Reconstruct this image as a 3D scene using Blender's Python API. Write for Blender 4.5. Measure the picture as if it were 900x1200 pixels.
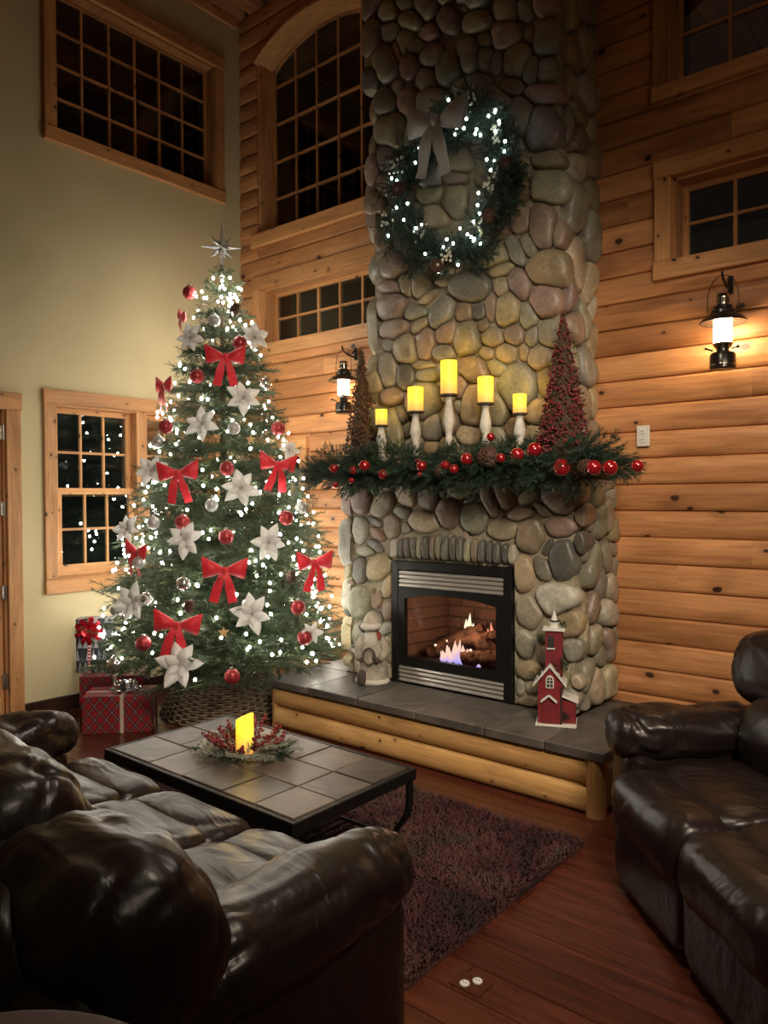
import bpy, math, random
import numpy as np
from mathutils import Matrix, Vector, Euler, noise as mnoise
from math import sin, cos, pi, radians, sqrt

random.seed(7)
scene = bpy.context.scene
for o in list(bpy.data.objects):
    bpy.data.objects.remove(o)
COL = scene.collection

# ------------------------------------------------------------------ camera, world, lights, exposure
CAM_H = 1.48
FPX, YAW, PITCH, ROLL = 883.0, 0.6975, -0.01905, -0.00525
cam_d = bpy.data.cameras.new('camera')
cam_d.sensor_fit = 'VERTICAL'; cam_d.sensor_height = 36.0; cam_d.lens = FPX / 1200 * 36
cam_d.clip_start = 0.05
cam = bpy.data.objects.new('camera', cam_d); COL.objects.link(cam)
FWD = np.array([-sin(YAW) * cos(PITCH), cos(YAW) * cos(PITCH), sin(PITCH)])
_r = np.array([cos(YAW), sin(YAW), 0.0]); _u = np.cross(_r, FWD)
RGT = _r * cos(ROLL) + _u * sin(ROLL); UPV = _u * cos(ROLL) - _r * sin(ROLL)
CAMP = np.array([0, 0, CAM_H])
cam.matrix_world = Matrix(((RGT[0], UPV[0], -FWD[0], 0), (RGT[1], UPV[1], -FWD[1], 0), (RGT[2], UPV[2], -FWD[2], CAM_H), (0, 0, 0, 1)))
scene.camera = cam
vs = scene.view_settings
vs.view_transform = 'Standard'; vs.look = 'None'; vs.gamma = 1.0; vs.use_curve_mapping = False
vs.exposure = 0.0
scene.display_settings.display_device = 'sRGB'
scene.cycles.use_denoising = True
scene.cycles.max_bounces = 8
scene.cycles.diffuse_bounces = 4
scene.cycles.glossy_bounces = 4
scene.cycles.transparent_max_bounces = 16
scene.cycles.sample_clamp_indirect = 6.0
scene.cycles.use_light_tree = True

world = bpy.data.worlds.new('night'); scene.world = world
world.use_nodes = True
world.node_tree.nodes['Background'].inputs['Color'].default_value = (0.016, 0.017, 0.017, 1)
world.node_tree.nodes['Background'].inputs['Strength'].default_value = 0.25

def area(name, loc, target, size, energy, color, spread=pi):
    d = bpy.data.lights.new(name, 'AREA'); d.shape = 'DISK'; d.size = size
    d.energy = energy; d.color = color; d.spread = spread
    o = bpy.data.objects.new(name, d); COL.objects.link(o)
    o.location = loc
    o.rotation_euler = (Vector(target) - Vector(loc)).to_track_quat('-Z', 'Y').to_euler()
    return o
# overhead fill lights added out of view, in place of the room's unseen lamps
area('overhead_fill', (-1.3, 1.9, 3.4), (-2.4, 2.7, 0.4), 0.5, 20, (1.0, 0.85, 0.66), radians(130))
area('overhead_fill', (0.55, 0.75, 2.95), (-2.7, 3.5, 0.5), 0.6, 27, (1.0, 0.84, 0.64), radians(80))
area('overhead_fill', (1.5, 1.3, 3.3), (-0.2, 4.1, 1.0), 0.5, 7, (1.0, 0.80, 0.58), radians(110))

# ------------------------------------------------------------------ helpers
def ray(x, y):
    return FWD + RGT * (x - 450) / FPX - UPV * (y - 600) / FPX
def on(x, y, ax, val):
    """photo pixel -> point on an axis aligned plane"""
    d = ray(x, y); i = 'xyz'.index(ax); t = (val - CAMP[i]) / d[i]
    return CAMP + d * t

class MB:
    def __init__(s):
        s.v = []; s.f = []
    def add(s, v, f):
        n = len(s.v); s.v.extend([tuple(map(float, p)) for p in v]); s.f.extend([tuple(i + n for i in q) for q in f])
        return s
    def xf(s, v, M):
        return [tuple(M @ Vector(p)) for p in v] if M is not None else v
    def box(s, c, h, M=None, b=0.0):
        """box with centre c, half sizes h, chamfer b, optional matrix"""
        hx, hy, hz = h
        if b <= 0:
            v = [(c[0] + sx * hx, c[1] + sy * hy, c[2] + sz * hz) for sx in (-1, 1) for sy in (-1, 1) for sz in (-1, 1)]
            f = [(0, 1, 3, 2), (4, 6, 7, 5), (0, 4, 5, 1), (2, 3, 7, 6), (0, 2, 6, 4), (1, 5, 7, 3)]
            return s.add(s.xf(v, M), f)
        b = min(b, hx * .95, hy * .95, hz * .95)
        v = []; idx = {}
        for sx in (-1, 1):
            for sy in (-1, 1):
                for sz in (-1, 1):
                    for k in range(3):
                        p = [sx * (hx - b), sy * (hy - b), sz * (hz - b)]
                        p[k] = (sx * hx, sy * hy, sz * hz)[k]
                        idx[(sx, sy, sz, k)] = len(v)
                        v.append((c[0] + p[0], c[1] + p[1], c[2] + p[2]))
        f = []
        def sg(k, a, p, bq):
            t = [0, 0, 0]; t[k] = a; t[(k + 1) % 3] = p; t[(k + 2) % 3] = bq; return tuple(t)
        for k in range(3):
            for a in (-1, 1):
                q = [sg(k, a, -1, -1), sg(k, a, 1, -1), sg(k, a, 1, 1), sg(k, a, -1, 1)]
                q = [idx[t + (k,)] for t in q]
                f.append(tuple(q if a > 0 else q[::-1]))
        for k in range(3):
            k1, k2 = (k + 1) % 3, (k + 2) % 3
            for p in (-1, 1):
                for q in (-1, 1):
                    A, B = sg(k, -1, p, q), sg(k, 1, p, q)
                    f4 = [idx[A + (k1,)], idx[B + (k1,)], idx[B + (k2,)], idx[A + (k2,)]]
                    f.append(tuple(f4 if p * q > 0 else f4[::-1]))
        for sx in (-1, 1):
            for sy in (-1, 1):
                for sz in (-1, 1):
                    t = [idx[(sx, sy, sz, k)] for k in range(3)]
                    f.append(tuple(t if sx * sy * sz > 0 else t[::-1]))
        return s.add(s.xf(v, M), f)
    def bb(s, x0, x1, y0, y1, z0, z1, b=0.0, M=None):
        return s.box(((x0 + x1) / 2, (y0 + y1) / 2, (z0 + z1) / 2), (abs(x1 - x0) / 2, abs(y1 - y0) / 2, abs(z1 - z0) / 2), M, b)
    def tube(s, path, rad, n=8, caps=True):
        P = [np.array(p, float) for p in path]
        R = rad if hasattr(rad, '__len__') else [rad] * len(P)
        base = len(s.v); ref = None; f = []
        for i, p in enumerate(P):
            t = (P[min(i + 1, len(P) - 1)] - P[max(i - 1, 0)]); t /= (np.linalg.norm(t) + 1e-9)
            if ref is None:
                ref = np.array([0, 0, 1.0]) if abs(t[2]) < .9 else np.array([1.0, 0, 0])
            a = ref - t * (ref @ t); a /= (np.linalg.norm(a) + 1e-9); b = np.cross(t, a); ref = a
            for k in range(n):
                th = 2 * pi * k / n
                s.v.append(tuple(p + (a * cos(th) + b * sin(th)) * R[i]))
        for i in range(len(P) - 1):
            for k in range(n):
                k2 = (k + 1) % n
                f.append((base + i * n + k, base + i * n + k2, base + (i + 1) * n + k2, base + (i + 1) * n + k))
        if caps:
            f.append(tuple(base + k for k in range(n))[::-1]); f.append(tuple(base + (len(P) - 1) * n + k for k in range(n)))
        s.f.extend(f); return s
    def lathe(s, prof, c=(0, 0, 0), n=20, M=None, caps=True):
        """profile of (radius, z)"""
        v = []; f = []
        for r, z in prof:
            for k in range(n):
                th = 2 * pi * k / n
                v.append((c[0] + r * cos(th), c[1] + r * sin(th), c[2] + z))
        m = len(prof)
        for i in range(m - 1):
            for k in range(n):
                k2 = (k + 1) % n
                f.append((i * n + k, i * n + k2, (i + 1) * n + k2, (i + 1) * n + k))
        if caps:
            if prof[0][0] > 1e-6: f.append(tuple(range(n))[::-1])
            if prof[-1][0] > 1e-6: f.append(tuple((m - 1) * n + k for k in range(n)))
        return s.add(s.xf(v, M), f)
    def sup(s, c, h, e=(1, 1), M=None, nu=24, nv=14, wob=0.0, wf=3.0, seed=0.0, fn=None, wr=0.0):
        """superellipsoid: e=(vertical exponent, horizontal exponent); small e = boxier"""
        def sp(w, m):
            return math.copysign(abs(w) ** m, w)
        v = []; f = []
        for i in range(nv + 1):
            ph = -pi / 2 + pi * i / nv
            for k in range(nu):
                th = 2 * pi * k / nu
                p = Vector((sp(cos(ph), e[0]) * sp(cos(th), e[1]), sp(cos(ph), e[0]) * sp(sin(th), e[1]), sp(sin(ph), e[0])))
                q = Vector((p.x * h[0], p.y * h[1], p.z * h[2]))
                if wob:
                    d = mnoise.noise(Vector((q.x * wf + seed, q.y * wf - seed, q.z * wf + 2 * seed)))
                    q += p.normalized() * d * wob
                if wr:
                    c1 = 1 - abs(mnoise.noise(Vector((q.x * 7 + seed, q.y * 4 + 3 * seed, q.z * 9))))
                    c2 = 1 - abs(mnoise.noise(Vector((q.x * 4 - seed, q.y * 11 + seed, q.z * 5 + seed))))
                    q -= p.normalized() * wr * cos(ph) ** .7 * (max(0, c1 - .82) + max(0, c2 - .82)) * 5
                if fn: q = Vector(fn(q))
                v.append((c[0] + q.x, c[1] + q.y, c[2] + q.z))
        for i in range(nv):
            for k in range(nu):
                k2 = (k + 1) % nu
                f.append((i * nu + k, i * nu + k2, (i + 1) * nu + k2, (i + 1) * nu + k))
        return s.add(s.xf(v, M), f)
    def prism(s, poly, d0, d1, fn):
        """polygon [(a,b)] extruded between d0 and d1; fn(a,b,d)->xyz"""
        n = len(poly)
        v = [fn(a, b, d0) for a, b in poly] + [fn(a, b, d1) for a, b in poly]
        f = [tuple(range(n))[::-1], tuple(range(n, 2 * n))]
        for k in range(n):
            k2 = (k + 1) % n
            f.append((k, k2, n + k2, n + k))
        return s.add(v, f)

def wloc(o):
    p = Vector((0, 0, 0))
    while o is not None:
        p += o.location; o = o.parent
    return p

def finish(o, label=None, cat=None, group=None, kind=None):
    if label: o['label'] = label
    if cat: o['category'] = cat
    if group: o['group'] = group
    if kind: o['kind'] = kind
    return o

def data(name, mb, mat, smooth=False, off=(0, 0, 0)):
    me = bpy.data.meshes.new(name)
    V = np.array(mb.v, float).reshape(-1, 3) - np.array(off)
    me.from_pydata(V.tolist(), [], mb.f)
    me.validate()
    if smooth:
        me.polygons.foreach_set('use_smooth', [True] * len(me.polygons))
        if smooth != True:
            me.set_sharp_from_angle(angle=radians(smooth))
    for m in (mat if isinstance(mat, (list, tuple)) else [mat]):
        me.materials.append(m)
    return me

def obj(name, mb, mat, parent=None, smooth=False, loc=None, **k):
    """geometry in world coordinates; with a parent it becomes a part"""
    if parent is not None and loc is None:
        off = wloc(parent); l = (0, 0, 0)
    elif parent is not None:
        off = Vector(loc); l = Vector(loc) - wloc(parent)
    else:
        off = Vector(loc) if loc is not None else Vector((0, 0, 0)); l = off
    o = bpy.data.objects.new(name, data(name, mb, mat, smooth, off))
    COL.objects.link(o); o.parent = parent; o.location = l
    return finish(o, **k)

def thing(name, label, cat, loc=(0, 0, 0), group=None, kind=None):
    o = bpy.data.objects.new(name, None); COL.objects.link(o); o.location = loc
    o.empty_display_size = .1
    return finish(o, label, cat, group, kind)

def inst(name, me, parent, M, **k):
    """linked copy of a mesh at a world matrix (parents are never rotated)"""
    o = bpy.data.objects.new(name, me); COL.objects.link(o)
    o.parent = parent
    L = M.copy()
    if parent is not None:
        L.translation = L.translation - wloc(parent)
    o.matrix_local = L
    return finish(o, **k)

def TRS(loc, rot=(0, 0, 0), sc=1.0):
    s = (sc, sc, sc) if not hasattr(sc, '__len__') else sc
    return Matrix.LocRotScale(Vector(loc), Euler(rot), Vector(s))

def basis(loc, X, Z, sc=1.0):
    """matrix with local x along X and z near Z"""
    X = Vector(X).normalized(); Z = Vector(Z); Y = Z.cross(X).normalized(); Z = X.cross(Y)
    m = Matrix(((X.x, Y.x, Z.x, 0), (X.y, Y.y, Z.y, 0), (X.z, Y.z, Z.z, 0), (0, 0, 0, 1)))
    m = m @ Matrix.Diagonal((*((sc,) * 3 if not hasattr(sc, '__len__') else sc), 1))
    m.translation = Vector(loc)
    return m

# ------------------------------------------------------------------ materials
def new_mat(name):
    m = bpy.data.materials.new(name); m.use_nodes = True
    nt = m.node_tree; return m, nt, nt.nodes['Principled BSDF']
def setin(n, k, v):
    if hasattr(v, 'is_output') or isinstance(v, bpy.types.NodeSocket):
        n.id_data.links.new(v, n.inputs[k])
    else:
        if isinstance(v, tuple) and len(v) == 3 and n.inputs[k].type == 'RGBA': v = (*v, 1)
        n.inputs[k].default_value = v
def nd(nt, t, out=0, props=None, **k):
    n = nt.nodes.new('ShaderNode' + t)
    for a, b in (props or {}).items(): setattr(n, a, b)
    for a, b in k.items():
        key = int(a[1:]) if a[0] == 'i' and a[1:].isdigit() else a.replace('_', ' ')
        setin(n, key, b)
    return n.outputs[out]
def math_(nt, op, a, b=0.0, c=0.0):
    n = nt.nodes.new('ShaderNodeMath'); n.operation = op
    setin(n, 0, a); setin(n, 1, b); setin(n, 2, c); return n.outputs[0]
def ramp(nt, fac, stops, interp='LINEAR'):
    n = nt.nodes.new('ShaderNodeValToRGB'); n.color_ramp.interpolation = interp
    e = n.color_ramp.elements
    while len(e) < len(stops): e.new(0.5)
    for q, (p, c) in zip(e, stops):
        q.position = p; q.color = (*c, 1) if len(c) == 3 else c
    setin(n, 0, fac); return n.outputs[0]
def mix(nt, f, a, b, bt='MIX'):
    n = nt.nodes.new('ShaderNodeMix'); n.data_type = 'RGBA'; n.blend_type = bt
    setin(n, 0, f); setin(n, 6, a); setin(n, 7, b); return n.outputs[2]
def coords(nt, scale=(1, 1, 1), rnd=0.0, rot=(0, 0, 0), kind='Object'):
    tc = nt.nodes.new('ShaderNodeTexCoord').outputs[kind]
    if rnd:
        r = nt.nodes.new('ShaderNodeObjectInfo').outputs['Random']
        q = nd(nt, 'VectorMath', 0, {'operation': 'SCALE'}, i0=(13.1, 7.7, 5.3), Scale=r)
        q = nd(nt, 'VectorMath', 0, {'operation': 'SCALE'}, i0=q, Scale=rnd)
        tc = nd(nt, 'VectorMath', 0, {'operation': 'ADD'}, i0=tc, i1=q)
    return nd(nt, 'Mapping', 0, None, Vector=tc, Scale=scale, Rotation=rot)
def bump(nt, bs, h, st=.3, dist=.01):
    setin(bs, 'Normal', nd(nt, 'Bump', 0, None, Strength=st, Distance=dist, Height=h))

def plain(name, col, rough=.5, metal=0.0, var=0.0, vscale=8.0, bmp=0.0, bscale=60.0, emit=None, estr=0.0, coat=0.0, rnd=0.0, bdist=.004, sss=0.0, trans=0.0):
    m, nt, bs = new_mat(name)
    c = coords(nt)
    if var or rnd:
        n = nd(nt, 'TexNoise', 0, None, Vector=c, Scale=vscale, Detail=4.0)
        dk = tuple(x * (1 - var) for x in col); lt = tuple(min(1, x * (1 + var)) for x in col)
        cc = ramp(nt, n, [(.3, dk), (.7, lt)])
        if rnd:
            r = nt.nodes.new('ShaderNodeObjectInfo').outputs['Random']
            cc = mix(nt, 1.0, cc, ramp(nt, r, [(0, (1 - rnd,) * 3), (1, (1 + rnd * .5,) * 3)]), 'MULTIPLY')
        setin(bs, 'Base Color', cc)
    else:
        setin(bs, 'Base Color', col)
    setin(bs, 'Roughness', rough); setin(bs, 'Metallic', metal)
    if coat: setin(bs, 'Coat Weight', coat); setin(bs, 'Coat Roughness', .12)
    if bmp:
        bump(nt, bs, nd(nt, 'TexNoise', 0, None, Vector=c, Scale=bscale, Detail=3.0), bmp, bdist)
    if emit: setin(bs, 'Emission Color', emit); setin(bs, 'Emission Strength', estr)
    if trans: setin(bs, 'Transmission Weight', trans)
    return m

def pine(name, axis, c1, c2, knot=(.045, .016, .006), rough=.5, kscale=2.2, kth=.07, rnd=1.0):
    m, nt, bs = new_mat(name)
    st = [9.0, 9.0, 9.0]; st['xyz'.index(axis)] = .55
    c = coords(nt, tuple(st), rnd)
    g = nd(nt, 'TexNoise', 0, None, Vector=c, Scale=1.6, Detail=7.0, Distortion=1.2)
    g2 = nd(nt, 'TexNoise', 0, None, Vector=c, Scale=9.0, Detail=3.0)
    col = ramp(nt, g, [(.28, c1), (.72, c2)])
    col = mix(nt, .28, col, ramp(nt, g2, [(.3, tuple(x * .55 for x in c1)), (.6, c2)]), 'MIX')
    r = nt.nodes.new('ShaderNodeObjectInfo').outputs['Random']
    col = mix(nt, 1.0, col, ramp(nt, r, [(0, (.74, .70, .66)), (.5, (.98, .98, .98)), (1, (1.16, 1.18, 1.2))]), 'MULTIPLY')
    st2 = [5.0, 5.0, 5.0]; st2['xyz'.index(axis)] = 1.1
    g3 = nd(nt, 'TexNoise', 0, None, Vector=coords(nt, tuple(st2), rnd), Scale=1.4, Detail=5.0, Distortion=.8)
    col = mix(nt, 1.0, col, ramp(nt, g3, [(.30, (.66, .62, .58)), (.48, (1, 1, 1)), (.62, (1.0, 1.0, 1.0)), (.72, (1.22, 1.24, 1.26))]), 'MULTIPLY')
    sx = nd(nt, 'SeparateXYZ', 0, None, Vector=coords(nt, (1, 1, 1), rnd * 2.0)).node
    kv = nd(nt, 'CombineXYZ', 0, None, X=math_(nt, 'MULTIPLY', math_(nt, 'ADD', sx.outputs[0], sx.outputs[1]), kscale * (1.0 if axis != 'z' else 1.5)), Y=math_(nt, 'MULTIPLY', sx.outputs[2], kscale * (1.5 if axis != 'z' else 1.0)))
    v = nd(nt, 'TexVoronoi', 0, {'voronoi_dimensions': '2D'}, Vector=kv, Scale=1.0, Randomness=1.0)
    kr = nd(nt, 'RGBToBW', 0, None, Color=nd(nt, 'TexVoronoi', 1, {'voronoi_dimensions': '2D'}, Vector=kv, Scale=1.0, Randomness=1.0))
    v = math_(nt, 'DIVIDE', v, math_(nt, 'ADD', .22, math_(nt, 'MULTIPLY', kr, 1.5)))
    wob = nd(nt, 'TexNoise', 0, None, Vector=kv, Scale=9.0)
    v = math_(nt, 'ADD', v, math_(nt, 'MULTIPLY', math_(nt, 'SUBTRACT', wob, .5), .03))
    halo = ramp(nt, v, [(kth * .9, (1, 1, 1)), (kth * 2.6, (0, 0, 0))])
    core = ramp(nt, v, [(kth * .55, (1, 1, 1)), (kth * .8, (0, 0, 0))])
    col = mix(nt, math_(nt, 'MULTIPLY', halo, .35), col, tuple(x * .55 for x in c1))
    col = mix(nt, core, col, knot)
    setin(bs, 'Base Color', col); setin(bs, 'Roughness', rough)
    bump(nt, bs, g2, .12, .006)
    return m

MAT = {}
MAT['log'] = pine('log_pine', 'x', (.40, .155, .055), (.65, .315, .13), kscale=2.4, kth=.062)
MAT['trim_x'] = pine('trim_pine_x', 'x', (.46, .20, .07), (.66, .34, .14), kscale=4.0, kth=.06)
MAT['trim_y'] = pine('trim_pine_y', 'y', (.46, .20, .07), (.66, .34, .14), kscale=4.0, kth=.06)
MAT['trim_z'] = pine('trim_pine_z', 'z', (.46, .20, .07), (.66, .34, .14), kscale=4.0, kth=.06)
MAT['hearth_log'] = pine('hearth_pine', 'x', (.52, .27, .085), (.72, .44, .18), kscale=3.0, kth=.05)
MAT['hearth_post'] = pine('hearth_post_pine', 'z', (.42, .21, .07), (.60, .34, .13), kscale=3.0, kth=.05)
MAT['ceiling'] = pine('ceiling_pine', 'y', (.32, .12, .05), (.48, .20, .085))
MAT['mantel'] = pine('mantel_wood', 'x', (.16, .055, .025), (.26, .10, .045), kth=.03)
MAT['plaster'] = plain('sage_plaster', (.54, .455, .275), .9, var=.07, vscale=1.6, bmp=.12, bscale=40)
MAT['baseboard'] = plain('dark_baseboard', (.035, .016, .010), .35, var=.3)
MAT['darkgroove'] = plain('log_backing', (.10, .045, .018), .9)

def stone_mat():
    m, nt, bs = new_mat('river_stone')
    oc = nt.nodes.new('ShaderNodeObjectInfo').outputs['Color']
    c = coords(nt, (1, 1, 1), 3.0)
    n1 = nd(nt, 'TexNoise', 0, None, Vector=c, Scale=7.0, Detail=6.0, Distortion=.6)
    n2 = nd(nt, 'TexNoise', 0, None, Vector=c, Scale=55.0, Detail=4.0)
    col = mix(nt, 1.0, oc, ramp(nt, n1, [(.25, (.62, .60, .58)), (.55, (1, 1, 1)), (.8, (1.25, 1.2, 1.08))]), 'MULTIPLY')
    col = mix(nt, .5, col, mix(nt, 1.0, col, ramp(nt, n2, [(.3, (.6, .6, .6)), (.7, (1.3, 1.3, 1.3))]), 'MULTIPLY'))
    setin(bs, 'Base Color', col); setin(bs, 'Roughness', .42)
    h = math_(nt, 'ADD', n1, math_(nt, 'MULTIPLY', n2, .18))
    bump(nt, bs, h, .35, .02)
    return m
MAT['stone'] = stone_mat()
MAT['mortar'] = plain('mortar', (.33, .29, .21), .95, var=.2, vscale=9, bmp=.6, bscale=70, bdist=.01)

def slate(name, c1, c2, rough=.45):
    m, nt, bs = new_mat(name)
    c = coords(nt, (1, 1, 1), 2.0)
    n1 = nd(nt, 'TexNoise', 0, None, Vector=c, Scale=4.5, Detail=8.0, Distortion=1.4)
    n2 = nd(nt, 'TexNoise', 0, None, Vector=c, Scale=30.0, Detail=5.0)
    col = ramp(nt, n1, [(.3, c1), (.68, c2)])
    oc = nt.nodes.new('ShaderNodeObjectInfo').outputs['Color']
    col = mix(nt, 1.0, col, oc, 'MULTIPLY')
    setin(bs, 'Base Color', col); setin(bs, 'Roughness', rough)
    bump(nt, bs, math_(nt, 'ADD', n1, math_(nt, 'MULTIPLY', n2, .3)), .5, .006)
    return m
MAT['slate'] = slate('hearth_slate', (.055, .05, .047), (.12, .11, .10))
MAT['tile'] = slate('table_slate', (.10, .085, .07), (.24, .20, .165), .38)
MAT['floor'] = pine('cherry_floor', 'x', (.050, .012, .007), (.115, .031, .016), knot=(.04, .01, .005), rough=.24, kth=.004)
MAT['black'] = plain('black_metal', (.012, .012, .012), .38, .4)
MAT['iron'] = plain('wrought_iron', (.015, .013, .012), .5, .6, bmp=.2, bscale=50)
MAT['chrome'] = plain('brushed_chrome', (.62, .60, .57), .32, .75)
MAT['steel'] = plain('dull_steel', (.42, .40, .37), .35, 1.0)
MAT['brass'] = plain('brass', (.55, .36, .12), .3, 1.0)

def leather():
    m, nt, bs = new_mat('brown_leather')
    c = coords(nt)
    n = nd(nt, 'TexNoise', 0, None, Vector=c, Scale=3.0, Detail=4.0)
    setin(bs, 'Base Color', ramp(nt, n, [(.3, (.008, .005, .0045)), (.75, (.017, .0105, .009))]))
    setin(bs, 'Roughness', .33)
    setin(bs, 'Specular IOR Level', .42)
    w = nd(nt, 'TexNoise', 0, None, Vector=coords(nt, (2.2, 5.0, 3.0)), Scale=1.5, Detail=2.5, Distortion=1.6)
    v = nd(nt, 'TexVoronoi', 0, None, Vector=c, Scale=160.0)
    bump(nt, bs, math_(nt, 'ADD', math_(nt, 'MULTIPLY', w, 1.0), math_(nt, 'MULTIPLY', v, .012)), .32, .03)
    return m
MAT['leather'] = leather()

def night_glass():
    m, nt, bs = new_mat('window_glass')
    nt.nodes.remove(bs)
    out = nt.nodes['Material Output']
    t = nt.nodes.new('ShaderNodeBsdfTransparent'); t.inputs[0].default_value = (.75, .8, .8, 1)
    g = nt.nodes.new('ShaderNodeBsdfGlossy'); g.inputs['Roughness'].default_value = .015; g.inputs[0].default_value = (1, 1, 1, 1)
    fr = nt.nodes.new('ShaderNodeFresnel'); fr.inputs[0].default_value = 1.75
    mx = nt.nodes.new('ShaderNodeMixShader')
    nt.links.new(fr.outputs[0], mx.inputs[0]); nt.links.new(t.outputs[0], mx.inputs[1]); nt.links.new(g.outputs[0], mx.inputs[2])
    nt.links.new(mx.outputs[0], out.inputs[0])
    return m
MAT['glass'] = night_glass()

def emis(name, col, st):
    return plain(name, tuple(min(1, c) for c in col), .6, emit=col, estr=st)
# ------------------------------------------------------------------ the room
XL, YW = -5.09, 4.21            # painted left wall, log wall
XR, YB = 2.6, -3.4              # walls out of view
ZC = 5.54                       # ceiling

def PL(a, d, z): return (XL + d, a, z)      # left wall: a along Y, d out of the wall
def PB(a, d, z): return (a, YW - d, z)      # log wall: a along X

def wall_cells(mb, P, a0, a1, z0, z1, holes, d0, d1):
    A = sorted({a0, a1, *[h[0] for h in holes], *[h[1] for h in holes]})
    Z = sorted({z0, z1, *[h[2] for h in holes], *[h[3] for h in holes]})
    for i in range(len(A) - 1):
        for j in range(len(Z) - 1):
            ca, cz = (A[i] + A[i + 1]) / 2, (Z[j] + Z[j + 1]) / 2
            if any(h[0] < ca < h[1] and h[2] < cz < h[3] for h in holes): continue
            mb.prism([(A[i], Z[j]), (A[i + 1], Z[j]), (A[i + 1], Z[j + 1]), (A[i], Z[j + 1])], d0, d1, lambda a, b, d: P(a, d, b))

left_holes = [(2.57, 3.92, 4.03, 5.03), (2.54, 3.88, .93, 2.14), (1.33, 2.20, 0.0, 2.07)]
m = MB(); wall_cells(m, PL, YB, YW + .2, 0, ZC, left_holes, -.16, 0)
finish(obj('wall_left', m, MAT['plaster']), 'sage painted plaster wall behind the presents', 'wall', None, 'structure')
m = MB(); m.bb(XR, XR + .15, YB, YW, 0, ZC)
finish(obj('wall_right', m, MAT['plaster']), 'painted side wall of the room', 'wall', None, 'structure')
m = MB(); m.bb(XL, XR, YB - .15, YB, 0, ZC)
finish(obj('wall_rear', m, MAT['plaster']), 'painted rear wall of the room', 'wall', None, 'structure')

m = MB()
m.bb(XL, XL + .018, YB, 1.24, 0, .11); m.bb(XL, XL + .018, 2.30, YW, 0, .11, .004)
finish(obj('baseboard_left', m, MAT['baseboard']), 'dark stained baseboard along the painted wall', 'baseboard', None, 'structure')

# ceiling of tongue and groove boards
m = MB(); m.bb(XL - .2, XR + .2, YB - .2, YW + .2, ZC + .02, ZC + .08)
ceil_o = finish(obj('ceiling', m, MAT['darkgroove']), 'reddish pine board ceiling above the log wall', 'ceiling', None, 'structure')
cb = MB(); cb.bb(-.068, .068, -3.9, 3.9, 0, .03, .006)
cbm = data('ceiling_board', cb, MAT['ceiling'])
nb = 56
for i in range(nb):
    inst('ceiling_board', cbm, ceil_o, TRS((XL + .07 + i * (XR - XL) / nb, (YB + YW) / 2, ZC - .012)))
m = MB(); m.bb(XL, XL + .03, YB, YW - .05, ZC - .10, ZC - .012, .004)
finish(obj('trim_1', m, MAT['trim_y']), 'pine moulding where painted wall meets ceiling', 'trim', None, 'structure')

# floor of dark cherry planks along the hearth
m = MB(); m.bb(XL - .1, XR, YB, YW + .15, -.08, -.022)
floor_o = finish(obj('floor', m, MAT['baseboard']), 'dark cherry plank floor', 'floor', None, 'structure')
rng = random.Random(3)
pw = .138
pm = {}
for L in (1.1, 1.5, 1.9, 2.3):
    q = MB(); q.bb(0, L - .003, -pw / 2 + .0012, pw / 2 - .0012, -.024, 0, .0022); pm[L] = data('floor_plank', q, MAT['floor'])
y = YW + .05
while y > -.6:
    x = XL - rng.uniform(0, .9)
    while x < (1.2 if y > .4 else .6):
        L = rng.choice([1.1, 1.5, 1.9, 2.3])
        inst('floor_plank', pm[L], floor_o, TRS((x, y, 0)))
        x += L
    y -= pw
m = MB(); m.bb(XL, XR, YB, -.6 + .02, -.022, 0)
obj('floor_panel', m, MAT['floor'], floor_o)

# ---- log wall: courses of D-shaped logs, cut round the windows
LH, LZ0 = .1485, 2.141
WX = dict(
    arch=(-4.868, -3.59, 3.57, 5.10, 5.29),
    transom=(-4.915, -3.45, 2.66, 3.315, None),
    low=(-4.99, -4.275, .83, 1.965, None),
    arch_r=(-1.548, -.10, 3.637, 5.10, 5.29),
    transom_r=(-1.538, -.06, 2.665, 3.315, None))
def arch_top(a, x):
    x0, x1, zb, zs, za = a
    if za is None: return zs
    c = (x0 + x1) / 2; w = (x1 - x0) / 2; h = za - zs; R = (w * w + h * h) / (2 * h)
    t = R * R - (x - c) ** 2
    return (za - R) + sqrt(max(t, 0))
def arch_span(a, z):
    x0, x1, zb, zs, za = a
    if z < zb or (za is None and z > zs): return None
    if za is None or z <= zs: return (x0, x1)
    c = (x0 + x1) / 2; w = (x1 - x0) / 2; h = za - zs; R = (w * w + h * h) / (2 * h)
    t = R * R - (z - (za - R)) ** 2
    if t <= 0 or z > za: return None
    return (c - sqrt(t), c + sqrt(t))

def prof(t, rd=.45):
    """hand-peeled log: rounded edges and a soft ridge at rd"""
    return .030 * float(np.interp(t, [0, .03, .10, rd, .90, .97, 1], [0, .42, .70, 1.0, .72, .42, 0]))

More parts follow.
